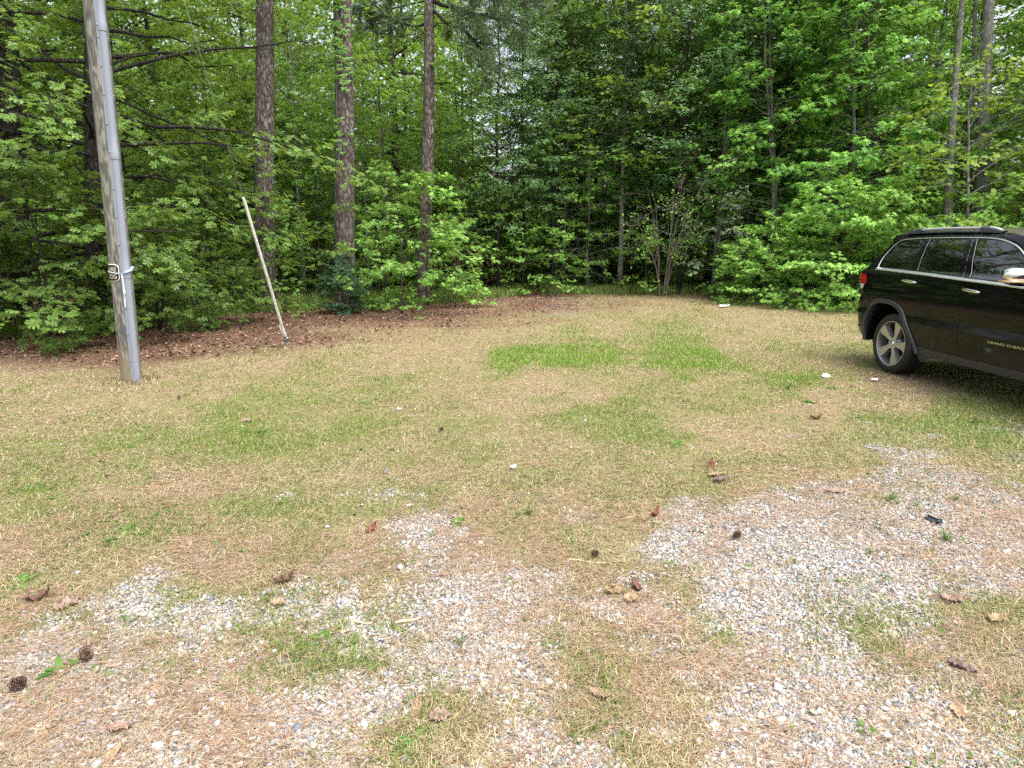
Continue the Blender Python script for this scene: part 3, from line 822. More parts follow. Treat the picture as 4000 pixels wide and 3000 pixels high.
def pine_top(cen, s, z0, rng, nb, L0):
    """whorled limbs with needle tufts on the upper trunk (above what the camera frames)"""
    tb = MB()
    tips, dirs = [], []
    for i in range(nb):
        h = z0 + (s[-1] - z0) * (i + rng.random()) / nb
        c0 = np.array([np.interp(h, s, cen[:, k]) for k in range(3)])
        az = i * 2.4 + rng.normal(0, .4)
        ln = L0 * (1 - .65 * (h - z0) / (s[-1] - z0)) * rng.uniform(.7, 1.2)
        t_ = np.linspace(0, 1, 7)[:, None]
        dr = np.array([np.cos(az), np.sin(az), .15])
        pl = c0 + dr * ln * t_ + np.array([0, 0, .25 * ln]) * t_ ** 2
        tb.tubes(pl, .04 * (1 - .8 * t_[:, 0]), 5, False)
        for k in range(14):
            f = rng.uniform(.35, 1)
            p0 = c0 + dr * ln * f + np.array([0, 0, .25 * ln]) * f ** 2
            d2 = nrm(dr + rng.normal(0, .8, 3))
            ee = p0 + d2 * rng.uniform(.2, .6)
            tb.tubes(np.stack([p0, (p0 + ee) / 2, ee]), np.array([.009, .007, .005]), 3, False)
            tips.append(ee); dirs.append(d2)
    return tb, np.array(tips), np.array(dirs)
rng = np.random.default_rng(77)
PINES = [(575, 672, 568, 41, 37, 'pine_bark', 'leftmost of the three tall bare pine trunks, greyish scaly bark', 17),
         (749, 664, 738, 43, 39, 'pine_bark', 'thickest of the three tall pine trunks, vine climbing its bark', 19),
         (914, 656, 929, 29, 21, 'pine_bark', 'slimmest of the three tall pines, with limbs spreading at the top', 15),
         (36, 708, 6, 46, 42, 'dark_bark', 'dark pine trunk at the far left edge behind oak leaves', 18),
         (2112, 650, 2136, 26, 21, 'grey_bark', 'thick grey trunk at the upper right above the car roof', 16),
         (2034, 652, 2078, 17, 11, 'grey_bark', 'slender grey trunk tilting right above the car roof', 12),
         (2092, 648, 2105, 12, 8, 'grey_bark', 'thin grey trunk beside the thick grey trunk at upper right', 12)]
pine_objs = []
for i, (a, b_, c_, w0, w1, bk, lab, H) in enumerate(PINES):
    V, F_, loc, d, cen, s = trunk_mesh(a, b_, c_, w0, w1, H, i + 3)
    o = empty('pine_tree', loc, 0, lab, 'pine tree' if i < 4 else 'tree')
    if i >= 4:
        o.name = 'tall_tree'
    tr = mk('trunk', V, F_, M[bk], o, True)
    tb, tips, dirs = pine_top(cen, s, H * .68, rng, 14, 2.6)
    tb.build('limbs', M['dark_bark'], o, True)
    V, F_ = needles(tips, dirs, rng, 26)
    mk('crown', V, F_, M['needle' if i < 4 else 'wood_leaf'], o)
    pine_objs.append((o, loc, d, cen, s))
# the limbs of the slim pine that hang into view
o, loc, d, cen, s = pine_objs[2]
yy = loc[1]
LIMBS = [([(930, 4), (975, 14), (1040, 33), (1098, 42), (1150, 60)], .055, -.3), ([(934, 22), (968, 52), (1008, 70), (1040, 105), (1062, 150)], .045, -.8),
         ([(928, 52), (892, 56), (850, 45), (800, 22), (760, 10)], .032, .4), ([(936, -12), (1000, -30), (1080, -20), (1160, 8)], .05, .5)]
tb = MB()
tips, dirs = [], []
for pl, r_, dy in LIMBS:
    P3 = np.array([at(a, b_, yy + dy * k / (len(pl) - 1)) for k, (a, b_) in enumerate(pl)])
    tt = np.linspace(0, len(pl) - 1, 15)
    P3 = np.stack([np.interp(tt, np.arange(len(pl)), P3[:, k]) for k in range(3)], -1) - loc
    P3 += np.array([0, 0, 1]) * .025 * np.sin(np.arange(15) * 1.9)[:, None]
    tb.tubes(P3, r_ * np.linspace(1, .22, 15), 7, False)
    for k in range(46):
        f = rng.uniform(.22, 1) * 14
        i0 = min(int(f), 13)
        p0 = P3[i0] + (P3[i0 + 1] - P3[i0]) * (f - i0)
        d1 = nrm(P3[i0 + 1] - P3[i0])
        d2 = nrm(d1 * .5 + rng.normal(0, .6, 3) + np.array([0, 0, -.05]))
        ln = rng.uniform(.3, .85)
        m_ = p0 + d2 * ln * .5 + rng.normal(0, .05, 3)
        e = m_ + nrm(d2 + rng.normal(0, .35, 3)) * ln * .5
        tb.tubes(np.stack([p0, m_, e]), np.array([.013, .009, .006]), 4, False)
        tips += [e]; dirs += [nrm(e - m_)]
        for q in range(2):
            e2 = m_ + nrm(d2 + rng.normal(0, .8, 3)) * ln * .4
            tb.tubes(np.stack([m_, (m_ + e2) / 2, e2]), np.array([.007, .006, .004]), 3, False)
            tips += [e2]; dirs += [nrm(e2 - m_)]
tb.build('limb', M['dark_bark'], o, True)
V, F_ = needles(np.array(tips), np.array(dirs), rng, 22, .2, .045)
mk('needles', V, F_, M['needle'], o)

# ---- creeper on the thickest pine
o, loc, d, cen, s = pine_objs[1]
vine = empty('climbing_vine', loc, 0, 'leafy creeper climbing the bark of the thickest pine', 'vine')
tb = MB()
zz = np.linspace(.1, 7.6, 40)
rad = np.interp(zz, [0, 1, 8], [.30, .265, .235])
a0 = -1.75 + .35 * np.sin(zz * .9)
cc = np.stack([np.interp(zz, s, cen[:, k]) for k in range(3)], -1)
VP = cc + np.stack([np.cos(a0) * rad, np.sin(a0) * rad, 0 * zz], -1) * 1.03
tb.tubes(VP, np.full(40, .009), 5)
tb.build('stem', M['bare_bark'], vine, True)
n = 85
zi = np.where(rng.random(n) < .75, rng.uniform(5.2, 7.8, n), rng.uniform(3.6, 7.8, n))
az = -1.65 + rng.normal(0, .42, n)
rr = np.interp(zi, [0, 1, 8], [.30, .265, .235]) + .04
cc = np.stack([np.interp(zi, s, cen[:, k]) for k in range(3)], -1) + np.stack([np.cos(az) * rr, np.sin(az) * rr, 0 * zi], -1)
T = cc.repeat(5, 0)
aa = np.tile(np.radians([-80, -40, 0, 40, 80]), n) + rng.normal(0, .15, n * 5)
outv = np.stack([np.cos(az), np.sin(az), 0 * az], -1).repeat(5, 0)
sidev = np.stack([-np.sin(az), np.cos(az), 0 * az], -1).repeat(5, 0)
D = outv * .25 + sidev * np.sin(aa)[:, None] + np.array([0, 0, -1.]) * np.cos(aa)[:, None]
V, F_ = inst(OVATE, T, frames(D, outv + rng.normal(0, .2, T.shape) + np.array([0, 0, .5])), rng.uniform(.06, .10, len(T)))
mk('leaves', V, F_, M['sweetgum'], vine)

# ---- bare twiggy shrub
rng = np.random.default_rng(90)
loc = base(1430, 640)
sh = empty('bare_shrub', loc, 0, 'bare grey brown shrub of arching twigs before the dark wood, few leaves', 'shrub')
tb = MB()
tips = []
for i in range(10):
    az = rng.uniform(0, 6.28)
    H = rng.uniform(2.4, 4.8)
    sp = rng.uniform(.2, 1.25)
    tt = np.linspace(0, 1, 9)[:, None]
    pl = np.array([np.cos(az) * .12, np.sin(az) * .12, 0]) + np.array([np.cos(az) * sp, np.sin(az) * sp, 0]) * tt ** 1.7 + np.array([0, 0, H]) * tt * (1 - .1 * tt)
    pl = pl + rng.normal(0, .035, pl.shape) * tt
    tb.tubes(pl, .022 * (1 - .8 * tt[:, 0]), 5, False)
    for k in range(9):
        f = rng.uniform(.35, 1) * 8
        i0 = min(int(f), 7)
        p0 = pl[i0] + (pl[i0 + 1] - pl[i0]) * (f - i0)
        d2 = nrm(np.array([np.cos(az), np.sin(az), .6]) * .5 + rng.normal(0, .6, 3))
        ln = rng.uniform(.3, 1.0)
        e = p0 + d2 * ln
        md = (p0 + e) / 2 + rng.normal(0, .05, 3)
        tb.tubes(np.stack([p0, md, e]), np.array([.008, .006, .004]), 4, False)
        for q in range(3):
            e2 = md + nrm(d2 + rng.normal(0, .7, 3)) * ln * .45
            tb.tubes(np.stack([md, (md + e2) / 2, e2]), np.array([.005, .004, .003]), 3, False)
            tips.append(e2)
tb.build('twigs', M['bare_bark'], sh, True)
tips = np.array(tips)
tips = tips[rng.random(len(tips)) < .8].repeat(4, 0)
V, F_ = inst(OVATE, tips + rng.normal(0, .08, tips.shape), frames(rng.normal(size=tips.shape), np.array([0, 0, 1.]) + rng.normal(0, .4, tips.shape)), rng.uniform(.06, .10, len(tips)))
mk('leaves', V, F_, M['sweetgum_bright'], sh)

# ---- deeper rows of the wood
rng = np.random.default_rng(123)
def sky_gap(x, y):
    px = 1106 + FOC * x / y
    return ((px > 1020) & (px < 1175)) or ((px > 2050) & (px < 2150))
k = 0
for row, (y0, step, cnt) in enumerate([(20.5, 2.3, 26), (24.5, 2.6, 30), (29.5, 2.8, 36), (36, 3.2, 40), (42, 3.4, 34)]):
    for i in range(cnt):
        x = (i - cnt / 2 + .5) * step + rng.normal(0, .7)
        y = y0 + rng.normal(0, 1.0)
        if y < 17.5 + max(0, -x) * .0:
            y = 18.5
        if abs(x) > .95 * y + 3:
            continue
        gap = sky_gap(x, y)
        if gap and row in (1, 2, 3) and rng.random() < .9:
            continue
        pxx = 1106 + FOC * x / y
        if rng.random() < ((.45 if row < 2 else .12) if pxx < 1000 else 0):
            continue
        if row == 0 and pxx < 780:
            continue
        pr = ['woodA', 'woodB', 'willowB', 'maple', 'woodA', 'gumA'][rng.integers(0, 6)] if row < 2 else ['woodA', 'woodB'][rng.integers(0, 2)]
        s = rng.uniform(.85, 1.15) * (.5 if gap else 1)
        put('wood_tree', P_[pr], (x, y, 0), 'tall leafy tree crowded deep inside the shaded wood', 'tree', None, s, 'trees crowded deep inside the wood')
for i in range(110):
    y = rng.uniform(19.2, 31)
    x = rng.uniform(-.95, .95) * y
    pxx = 1106 + FOC * x / y
    if (380 < pxx < 740 and y < 22.5) or (1040 < pxx < 1520 and y < 22.5):
        continue
    put('undergrowth_bush', P_['under'], (x, y, 0), 'leafy bush in the shade under the trees of the wood', 'bush', None, rng.uniform(.5, 1.15), 'bushes in the shade under the trees')
for i in range(24):
    y = rng.uniform(20, 27)
    x = (rng.uniform(-60, 1010) - 1106) / FOC * y
    pxx = 1106 + FOC * x / y
    if 420 < pxx < 700 and y < 22.5:
        continue
    put('understory_maple', P_['mapleS'], (x, y, 0), 'light green understory maple behind the pines and oaks on the left', 'tree', None, rng.uniform(.6, 1.1), 'understory maples behind the pines and oaks')
# thin bare stems standing in the dark hollow
for i in range(30):
    y = rng.uniform(21, 26)
    x = rng.uniform(-.6, 8.5) * y / 22
    tb = MB()
    H = rng.uniform(5, 9)
    tt = np.linspace(0, 1, 8)
    tb.tubes(np.stack([rng.normal(0, .4) * tt + .05 * rng.normal(size=8), .3 * rng.normal() * tt, H * tt], -1), rng.uniform(.014, .035) * (1 - .6 * tt), 7)
    o = tb.build('sapling_stem', M['dark_bark'], None, True)
    o.location = (x, y, 0)
    tag(o, 'thin bare stem of a young tree in the dark hollow of the wood', 'young tree', 'thin bare stems in the dark hollow')
# far wood, one mass
n = 60000
x = rng.uniform(-85, 85, n)
y = rng.uniform(46, 78, n)
top = 9 + 10 * fbm(x, y, 7, 70)
px = 1106 + FOC * x / y
gapm = np.exp(-((px - 1095) / 70) ** 2) + .5 * np.exp(-((px - 650) / 40) ** 2) + np.exp(-((px - 2110) / 70) ** 2) + .5 * np.exp(-((px - 870) / 40) ** 2)
top = top * (1 - .6 * np.clip(gapm, 0, 1))
z = top * rng.random(n) ** .8
V, F_ = inst(OVATE, np.stack([x, y, z], -1), frames(rng.normal(size=(n, 3)) * [1, 1, .5], rng.normal(size=(n, 3)) * .5 + [0, -.3, 1]), rng.uniform(.4, .9, n))
o = mk('far_wood', V, F_, M['wood_leaf'])
tag(o, 'distant mass of leaves behind the nearer trees', 'far wood', kind='stuff')
# tall grass and weeds along the edge of the wood
n = 52000
pxr = rng.uniform(-500, 2700, n)
edge = np.interp(pxr, [-500, 0, 380, 620, 760, 1000, 1150, 1300, 1500, 1750, 2212, 2700], [720, 712, 690, 668, 664, 652, 634, 634, 634, 646, 664, 680])
p = gp(pxr, edge)
y = p[:, 1] + rng.gamma(1.6, .7, n) - .5
x = p[:, 0] * y / p[:, 1]
dn = fbm(x, y, 1.3, 81)
kk = (dn > .38) & (rng.random(n) < .9)
x, y = x[kk], y[kk]
n = len(x)
V, F_ = strands(x, y, rng.uniform(.10, .42, n) * (.5 + fbm(x, y, 1.1, 83)), np.full(n, .013), rng.uniform(0, 6.28, n), rng.uniform(.9, 1.5, n), rng.normal(0, .2, n), None, None, 0., .9)
o = mk('edge_grass', V, F_, M['grass'])
tag(o, 'longer unmown grass along the shady edge of the wood', 'long grass', kind='stuff')
# ================================================================== CAR
ZS = [.18, .30, .42, .60, .705, .778, .9, 1.0, 1.1, 1.2, 1.245, 1.262, 1.298, 1.325, 1.45, 1.6, 1.69, 1.745, 1.80]
WS = [.86, .905, .938, .962, .972, .960, .966, .968, .962, .951, .944, .934, .900, .878, .826, .745, .690, .635, .56]
XRZ = [.25, .43, .52, .66, .80, .88, .93, 1.02, 1.155, 1.244, 1.30, 1.458, 1.60, 1.654, 1.69, 1.722, 1.76]
XRX = [-.74, -.86, -.93, -.955, -.975, -.955, -.93, -.945, -1.03, -1.02, -1.0, -.92, -.83, -.80, -.86, -.88, -.85]
XFZ = [.25, .45, .62, .80, .95, 1.05, 1.12, 1.2]
XFX = [3.62, 3.74, 3.80, 3.78, 3.70, 3.55, 3.2, 2.4]
def hw(x, z):
    x, z = np.asarray(x, float), np.asarray(z, float)
    w_ = np.interp(z, ZS, WS)
    a = np.clip((x - .46) / .3, 0, 1) * np.clip((2.2 - x) / .1, 0, 1)
    mo = np.interp(z, [.55, .70, .706, .776, .785, .9], [0, .004, .022, -.016, -.014, 0])
    w_ = w_ + a * a * (3 - 2 * a) * mo
    rc = .30
    d = np.clip(x - np.interp(z, XRZ, XRX), 0, rc)
    w_ = w_ - rc * (1 - (1 - ((rc - d) / rc) ** 2.3) ** (1 / 2.3)) * .85
    rf = .55
    d = np.clip(np.interp(z, XFZ, XFX) - x, 0, rf)
    w_ = w_ - np.where(z < 1.21, rf * (1 - np.sqrt(np.maximum(1 - ((rf - d) / rf) ** 2, 0))) * .8, 0)
    return w_ - .035 * np.clip((.25 - x) / 1.2, 0, 1) * np.clip((z - 1.25) / .3, 0, 1)
def resample(pl, step):
    pl = np.array(pl, float)
    s = np.concatenate([[0], np.cumsum(np.linalg.norm(np.diff(pl, axis=0), axis=1))])
    n = max(int(round(s[-1] / step)), 1)
    q = np.linspace(0, s[-1], n + 1)
    return np.stack([np.interp(q, s, pl[:, k]) for k in range(pl.shape[1])], -1)
def smooth_pl(pl, n=12):
    pl = np.array(pl, float)
    P = np.concatenate([[2 * pl[0] - pl[1]], pl, [2 * pl[-1] - pl[-2]]])
    out = []
    for i in range(len(pl) - 1):
        p0, p1, p2, p3 = P[i:i + 4]
        t = np.linspace(0, 1, n, endpoint=False)[:, None]
        out.append(.5 * ((2 * p1) + (-p0 + p2) * t + (2 * p0 - 5 * p1 + 4 * p2 - p3) * t ** 2 + (-p0 + 3 * p1 - 3 * p2 + p3) * t ** 3))
    return np.concatenate(out + [pl[-1:]])
def inside(poly, P):
    poly = np.array(poly, float)
    x, y = P[:, 0], P[:, 1]
    r = np.zeros(len(P), bool)
    j = len(poly) - 1
    for i in range(len(poly)):
        xi, yi = poly[i]; xj, yj = poly[j]
        c_ = ((yi > y) != (yj > y)) & (x < (xj - xi) * (y - yi) / ((yj - yi) if yj != yi else 1e-9) + xi)
        r ^= c_
        j = i
    return r
def cdt(loops, lines, steiner):
    vs, es = [], []
    def addl(pl, closed):
        b_ = len(vs)
        vs.extend([Vector((float(a), float(c_))) for a, c_ in pl])
        n = len(pl)
        es.extend([(b_ + i, b_ + (i + 1) % n) for i in range(n if closed else n - 1)])
    for l in loops:
        addl(l, True)
    for l in lines:
        addl(l, False)
    vs.extend([Vector((float(a), float(c_))) for a, c_ in steiner])
    r = delaunay_2d_cdt(vs, es, [], 0, 1e-5)
    return np.array([v_[:] for v_ in r[0]]), np.array([f for f in r[2] if len(f) == 3])

def textmesh(body, size, sx, cx_, cy_):
    cu = bpy.data.curves.new('t', 'FONT')
    cu.body, cu.size, cu.align_x, cu.offset, cu.resolution_u = body, size, 'CENTER', size * .002, 3
    ob = bpy.data.objects.new('t', cu)
    C.objects.link(ob)
    bpy.context.view_layer.update()
    me = bpy.data.meshes.new_from_object(ob.evaluated_get(bpy.context.evaluated_depsgraph_get()))
    V = np.array([v_.co[:] for v_ in me.vertices])
    F_ = [list(p_.vertices) for p_ in me.polygons]
    bpy.data.objects.remove(ob)
    bpy.data.meshes.remove(me)
    V2 = V[:, :2] * [sx, 1] + [cx_, cy_]
    by = {}
    for f in F_:
        by.setdefault(len(f), []).append(f)
    return V2, [np.array(q) for q in by.values()]

# -------- car materials
m, t, b = mat('car_paint')
v = objco(t)
nz = N(t, 'ShaderNodeTexNoise', {'Vector': v, 'Scale': 7., 'Detail': 6, 'Roughness': .65}).outputs[0]
sx = N(t, 'ShaderNodeSeparateXYZ', {0: v})
lo = N(t, 'ShaderNodeMapRange', {'Value': sx.outputs[2], 'From Min': .35, 'From Max': 1.15, 'To Min': .22, 'To Max': .0})
f1 = N(t, 'ShaderNodeMath', {0: lo.outputs[0], 1: nz}, operation='MULTIPLY')
spk = N(t, 'ShaderNodeTexNoise', {'Vector': objco(t, (60, 60, 25)), 'Scale': 1.6, 'Detail': 3}).outputs[0]
spk = ramp(t, spk, [(.66, (0, 0, 0)), (.74, (1, 1, 1))])
f2 = N(t, 'ShaderNodeMath', {0: spk, 1: .35, 2: f1.outputs[0]}, operation='MULTIPLY_ADD')
mc = N(t, 'ShaderNodeMix', {0: f2.outputs[0], 6: (.0045, .0045, .005, 1), 7: (.07, .058, .044, 1)}, data_type='RGBA')
L(t, mc.outputs[2], b.inputs['Base Color'])
b.inputs['Roughness'].default_value = .35
b.inputs['Specular IOR Level'].default_value = .0
b.inputs['Coat Weight'].default_value = .72
b.inputs['Coat IOR'].default_value = 1.42
rr = N(t, 'ShaderNodeMapRange', {'Value': f2.outputs[0], 'To Min': .04, 'To Max': .5})
L(t, rr.outputs[0], b.inputs['Coat Roughness'])
M['paint'] = m
M['gloss_black'] = plain('gloss_black', (.006, .006, .007), .12, 0, .5, .5)[0]
M['chrome'] = plain('chrome', (.80, .81, .82), .08, 1)[0]
M['seal'] = plain('window_seal', (.13, .13, .135), .4)[0]
M['belt_chrome'] = plain('belt_chrome', (.86, .87, .88), .34, 1)[0]
M['trim_metal'] = plain('window_trim_metal', (.70, .70, .68), .34, 1)[0]
M['cladding'] = plain('satin_cladding', (.035, .037, .042), .38, 0, .5)[0]
M['groove'] = plain('dark_gap', (.004, .004, .004), .9, 0, .1)[0]
M['rail'] = plain('rail_metal', (.36, .37, .38), .4, 0, .5)[0]
M['rail_dark'] = plain('rail_foot', (.06, .065, .075), .35)[0]
M['rubber'] = plain('tyre_rubber', (.016, .016, .017), .72, 0, .3)[0]
M['rim_face'] = plain('machined_rim', (.50, .48, .44), .35, .55)[0]
M['rim_dark'] = plain('painted_rim', (.20, .20, .205), .4, .6)[0]
M['seat'] = plain('seat_cloth', (.06, .055, .05), .8)[0]
M['belt'] = plain('seat_belt', (.36, .34, .29), .8)[0]
m, t, b = plain('tail_red', (.48, .006, .010), .12, 0, .5, .6)
M['tail_red'] = m
M['tail_white'] = plain('tail_clear', (.62, .63, .63), .12, 0, .5, .5)[0]
M['amber'] = plain('mirror_lamp', (.5, .36, .2), .2, 0, .5, .5)[0]
def glassmat(name, tint, fac):
    m = bpy.data.materials.new(name)
    m.use_nodes = True
    t = m.node_tree
    t.nodes.clear()
    tr = N(t, 'ShaderNodeBsdfTransparent', {'Color': (*tint, 1)})
    gl = N(t, 'ShaderNodeBsdfGlossy', {'Color': (1, 1, 1, 1), 'Roughness': .02})
    fr = N(t, 'ShaderNodeFresnel', {'IOR': 1.5})
    f = N(t, 'ShaderNodeMath', {0: fr.outputs[0], 1: fac}, operation='ADD')
    ms = N(t, 'ShaderNodeMixShader', {0: f.outputs[0], 1: tr.outputs[0], 2: gl.outputs[0]})
    o_ = N(t, 'ShaderNodeOutputMaterial', {0: ms.outputs[0]})
    return m
M['privacy'] = glassmat('privacy_glass', (.035, .035, .035), .04)
M['glass'] = glassmat('clear_glass', (.42, .45, .43), .07)

CAR_O = np.array([5.8109, 8.1738, 0.])
car = empty('parked_suv', CAR_O, math.atan2(-math.cos(R_(3)), math.sin(R_(3))), 'black sport utility vehicle with chrome window trim parked at the right edge of the yard', 'car')

ARCH_IN = smooth_pl([(-.56, .345), (-.578, .44), (-.563, .57), (-.51, .73), (-.44, .825), (-.35, .866), (-.2, .878), (-.06, .868), (.02, .845), (.1, .80), (.187, .70), (.31, .54), (.419, .405), (.46, .34)], 5)
ARCH_OUT = smooth_pl([(-.615, .345), (-.632, .45), (-.612, .60), (-.55, .77), (-.475, .878), (-.375, .922), (-.2, .932), (-.05, .924), (.04, .902), (.14, .854), (.234, .745), (.345, .595), (.455, .43), (.51, .34)], 5)
fx = lambda pl: np.stack([2.915 - pl[:, 0] * .98, pl[:, 1]], -1)[::-1]
ARCH_INF, ARCH_OUTF = fx(ARCH_IN), fx(ARCH_OUT)
RTOP = [(-.88, 1.722), (-.80, 1.738), (-.669, 1.748), (-.396, 1.764), (-.05, 1.778), (.4, 1.781), (.75, 1.777), (1.05, 1.767), (1.3, 1.746), (1.52, 1.705), (1.78, 1.59), (2.02, 1.42), (2.3, 1.21)]
HOODL = [(2.5, 1.175), (2.9, 1.125), (3.25, 1.06), (3.5, .985)]
FRONT = [(3.66, .92), (3.74, .80), (3.77, .62), (3.72, .45), (3.60, .30)]
zz = np.array([1.69, 1.66, 1.60, 1.458, 1.30, 1.244, 1.155, 1.08, 1.02, .93, .88, .80, .73, .66, .59, .52, .43])
REAR = np.stack([np.interp(zz, XRZ, XRX) + .004, zz], -1)[::-1]
OUT = [(-.60, .345), (-.76, .37)] + [tuple(q) for q in REAR] + [(-.876, 1.705)] + RTOP + HOODL + FRONT + [(3.47, .29)] + [tuple(q) for q in ARCH_INF[::-1][::1][:0]]
OUT = OUT + [tuple(q) for q in fx(ARCH_IN)[::-1][::-1]][::-1][:0]
arf = ARCH_INF if ARCH_INF[0, 0] > ARCH_INF[-1, 0] else ARCH_INF[::-1]      # runs from the front of the front arch to its back
ari = ARCH_IN if ARCH_IN[0, 0] > ARCH_IN[-1, 0] else ARCH_IN[::-1]
OUTLINE = np.array(OUT + [tuple(q) for q in arf] + [(2.40, .335), (2.0, .335), (1.4, .332), (.821, .326), (.62, .30), (.54, .235), (.49, .24)] + [tuple(q) for q in ari])
BELT = np.array([(-.58, 1.322), (.079, 1.308), (.497, 1.296), (.98, 1.277), (1.558, 1.257), (2.05, 1.238)])
GAPS = {
 'rear_door_back': [(.004, 1.722), (.086, 1.319), (.046, 1.272), (.004, 1.12), (.012, 1.06), (.05, .925)],
 'rear_door_low': [(.30, .655), (.455, .432), (.56, .424), (1.16, .424)],
 'b': [(.776, 1.739), (1.006, 1.276), (1.055, 1.1), (1.091, .962), (1.125, .775), (1.153, .485), (1.16, .424)],
 'top': [(.004, 1.722), (.1, 1.737), (.4, 1.742), (.776, 1.739), (1.183, 1.716), (1.456, 1.642), (1.75, 1.47), (2.06, 1.262)],
 'front_door_front': [(2.06, 1.262), (2.10, 1.1), (2.12, .75), (2.13, .424)],
 'front_door_low': [(1.16, .424), (2.13, .424)],
 'bumper': [(-.93, .93), (-.735, .917), (-.60, .895), (-.485, .872)],
 'sill_back': [(.51, .34), (.455, .432)],
 'hood': [(2.3, 1.19), (2.6, 1.10), (3.1, 1.03), (3.55, .96)],
}
GL = {
 'quarter_window': [(-.562, 1.337), (-.566, 1.428), (-.539, 1.536), (-.499, 1.608), (-.461, 1.649), (-.387, 1.672), (-.216, 1.687), (.000, 1.692), (.078, 1.326)],
 'rear_door_window': [(.107, 1.684), (.4, 1.69), (.708, 1.688), (.912, 1.293), (.24, 1.316)],
 'front_door_window': [(.872, 1.688), (1.108, 1.683), (1.255, 1.664), (1.384, 1.633), (1.525, 1.57), (1.75, 1.43), (1.97, 1.262), (1.125, 1.285)],
}
TAIL = {'tail_light': [(-1.2, 1.236), (-.72, 1.232), (-.695, 1.215), (-.665, 1.103), (-1.2, 1.098)], 'reverse_lamp': [(-1.2, 1.093), (-.70, 1.098), (-.74, 1.03), (-1.2, 1.02)]}
lines = []
gap_center = []
for k, g in GAPS.items():
    c_ = resample(g, .03)
    tg = nrm(np.gradient(c_, axis=0))
    nv = np.stack([-tg[:, 1], tg[:, 0]], -1)
    lines += [c_, c_ + nv * .0045, c_ - nv * .0045]
    gap_center.append(c_)
loops = [resample(np.vstack([OUTLINE, OUTLINE[:1]]), .03)[:-1]]
for g in list(GL.values()) + list(TAIL.values()):
    g2 = np.array(g + g[:1])
    loops.append(resample(g2, .03)[:-1])
zrow = np.unique(np.round(np.concatenate([np.arange(.30, 1.80, .045), [.42, .60, .70, .706, .778, .785, .9, 1.2, 1.245, 1.262, 1.298, 1.325]]), 3))
xcol = np.concatenate([np.arange(-1.04, -.70, .014), np.arange(-.70, 2.3, .045), np.arange(2.3, 3.85, .05)])
sx_, sz_ = np.meshgrid(xcol, zrow)
st = np.stack([sx_.ravel(), sz_.ravel()], -1) + 1e-6
st = st[inside(OUTLINE, st)]
allseg = np.concatenate([resample(np.vstack([l, l[:1]]), .012) for l in loops] + [resample(l, .012) for l in lines])
dm = np.array([np.min(((allseg - p_) ** 2).sum(1)) for p_ in st])
st = st[dm > .0072 ** 2]
CV, CF = cdt(loops, lines, st)
cen = CV[CF].mean(1)
okf = inside(OUTLINE, cen)
CF, cen = CF[okf], cen[okf]
reg = np.full(len(CF), 'body', dtype=object)
SILLP = [(.455, .424), (.51, .2), (.62, .2), (2.5, .3), (2.45, .424)]
REARDOOR = GAPS['rear_door_back'][:] + [tuple(q) for q in ARCH_OUT[(ARCH_OUT[:, 0] > .05) & (ARCH_OUT[:, 0] < .45)]] + GAPS['rear_door_low'][1:] + GAPS['b'][::-1] + [(.4, 1.742), (.1, 1.737)]
FRONTDOOR = GAPS['b'] + GAPS['front_door_low'][1:] + GAPS['front_door_front'][::-1] + GAPS['top'][::-1][1:5]
reg[inside(REARDOOR, cen)] = 'rear_door'
reg[inside(FRONTDOOR, cen)] = 'front_door'
reg[(cen[:, 1] < .424) & (cen[:, 0] > .40) & (cen[:, 0] < 2.5)] = 'sill'
reg[inside([(-1.2, .93), (-.735, .917), (-.60, .895), (-.485, .872), (-.63, .6), (-.5, .2), (-1.2, .2)], cen)] = 'bumper'
reg[(reg == 'bumper') & (cen[:, 1] < .515)] = 'lower_bumper'
for k, g in {**GL, **TAIL}.items():
    reg[inside(g, cen)] = k
gc = np.concatenate([resample(g, .004) for g in gap_center])
dgap = np.array([np.min(((gc - p_) ** 2).sum(1)) for p_ in CV])
OFF = np.where(dgap < 1e-6, -.014, 0.)
GLASSV = np.zeros(len(CV), bool)
def sideskin(region, name, mt, parent, side, extra=0.):
    f = CF[reg == region]
    idx, inv = np.unique(f, return_inverse=True)
    f = inv.reshape(-1, 3)
    p_ = CV[idx]
    y_ = (hw(p_[:, 0], p_[:, 1]) + OFF[idx] + extra) * side
    V = np.stack([p_[:, 0], y_, p_[:, 1]], -1)
    a, b_, c_ = V[f[:, 0]], V[f[:, 1]], V[f[:, 2]]
    flip = np.cross(b_ - a, c_ - a)[:, 1] * side < 0
    f[flip] = f[flip][:, ::-1]
    o_ = mk(name, V, [f], mt, parent, True)
    o_.data.set_sharp_from_angle(angle=R_(24))
    return o_
def ribbon(pl, w_, off, name, mt, parent, side, th=.006, top=1.):
    """raised strip along a polyline in the side view"""
    pl = resample(pl, .03)
    tg = nrm(np.gradient(pl, axis=0))
    nv = np.stack([-tg[:, 1], tg[:, 0]], -1)
    rows = []
    for a, o_ in ((-.5, -.004), (-.5, th), (-.2, th * 1.3), (.2, th * (.3 + top)), (.5, th * top), (.5, -.004)):
        q = pl + nv * a * w_
        rows.append(np.stack([q[:, 0], side * (hw(q[:, 0], q[:, 1]) + o_ + off), q[:, 1]], -1))
    o_ = MB().grid(np.array(rows)).build(name, mt, parent, True)
    return o_
def hwm(x, z, off, side):
    return np.stack([x, side * (hw(x, z) + off), z], -1)
body = None
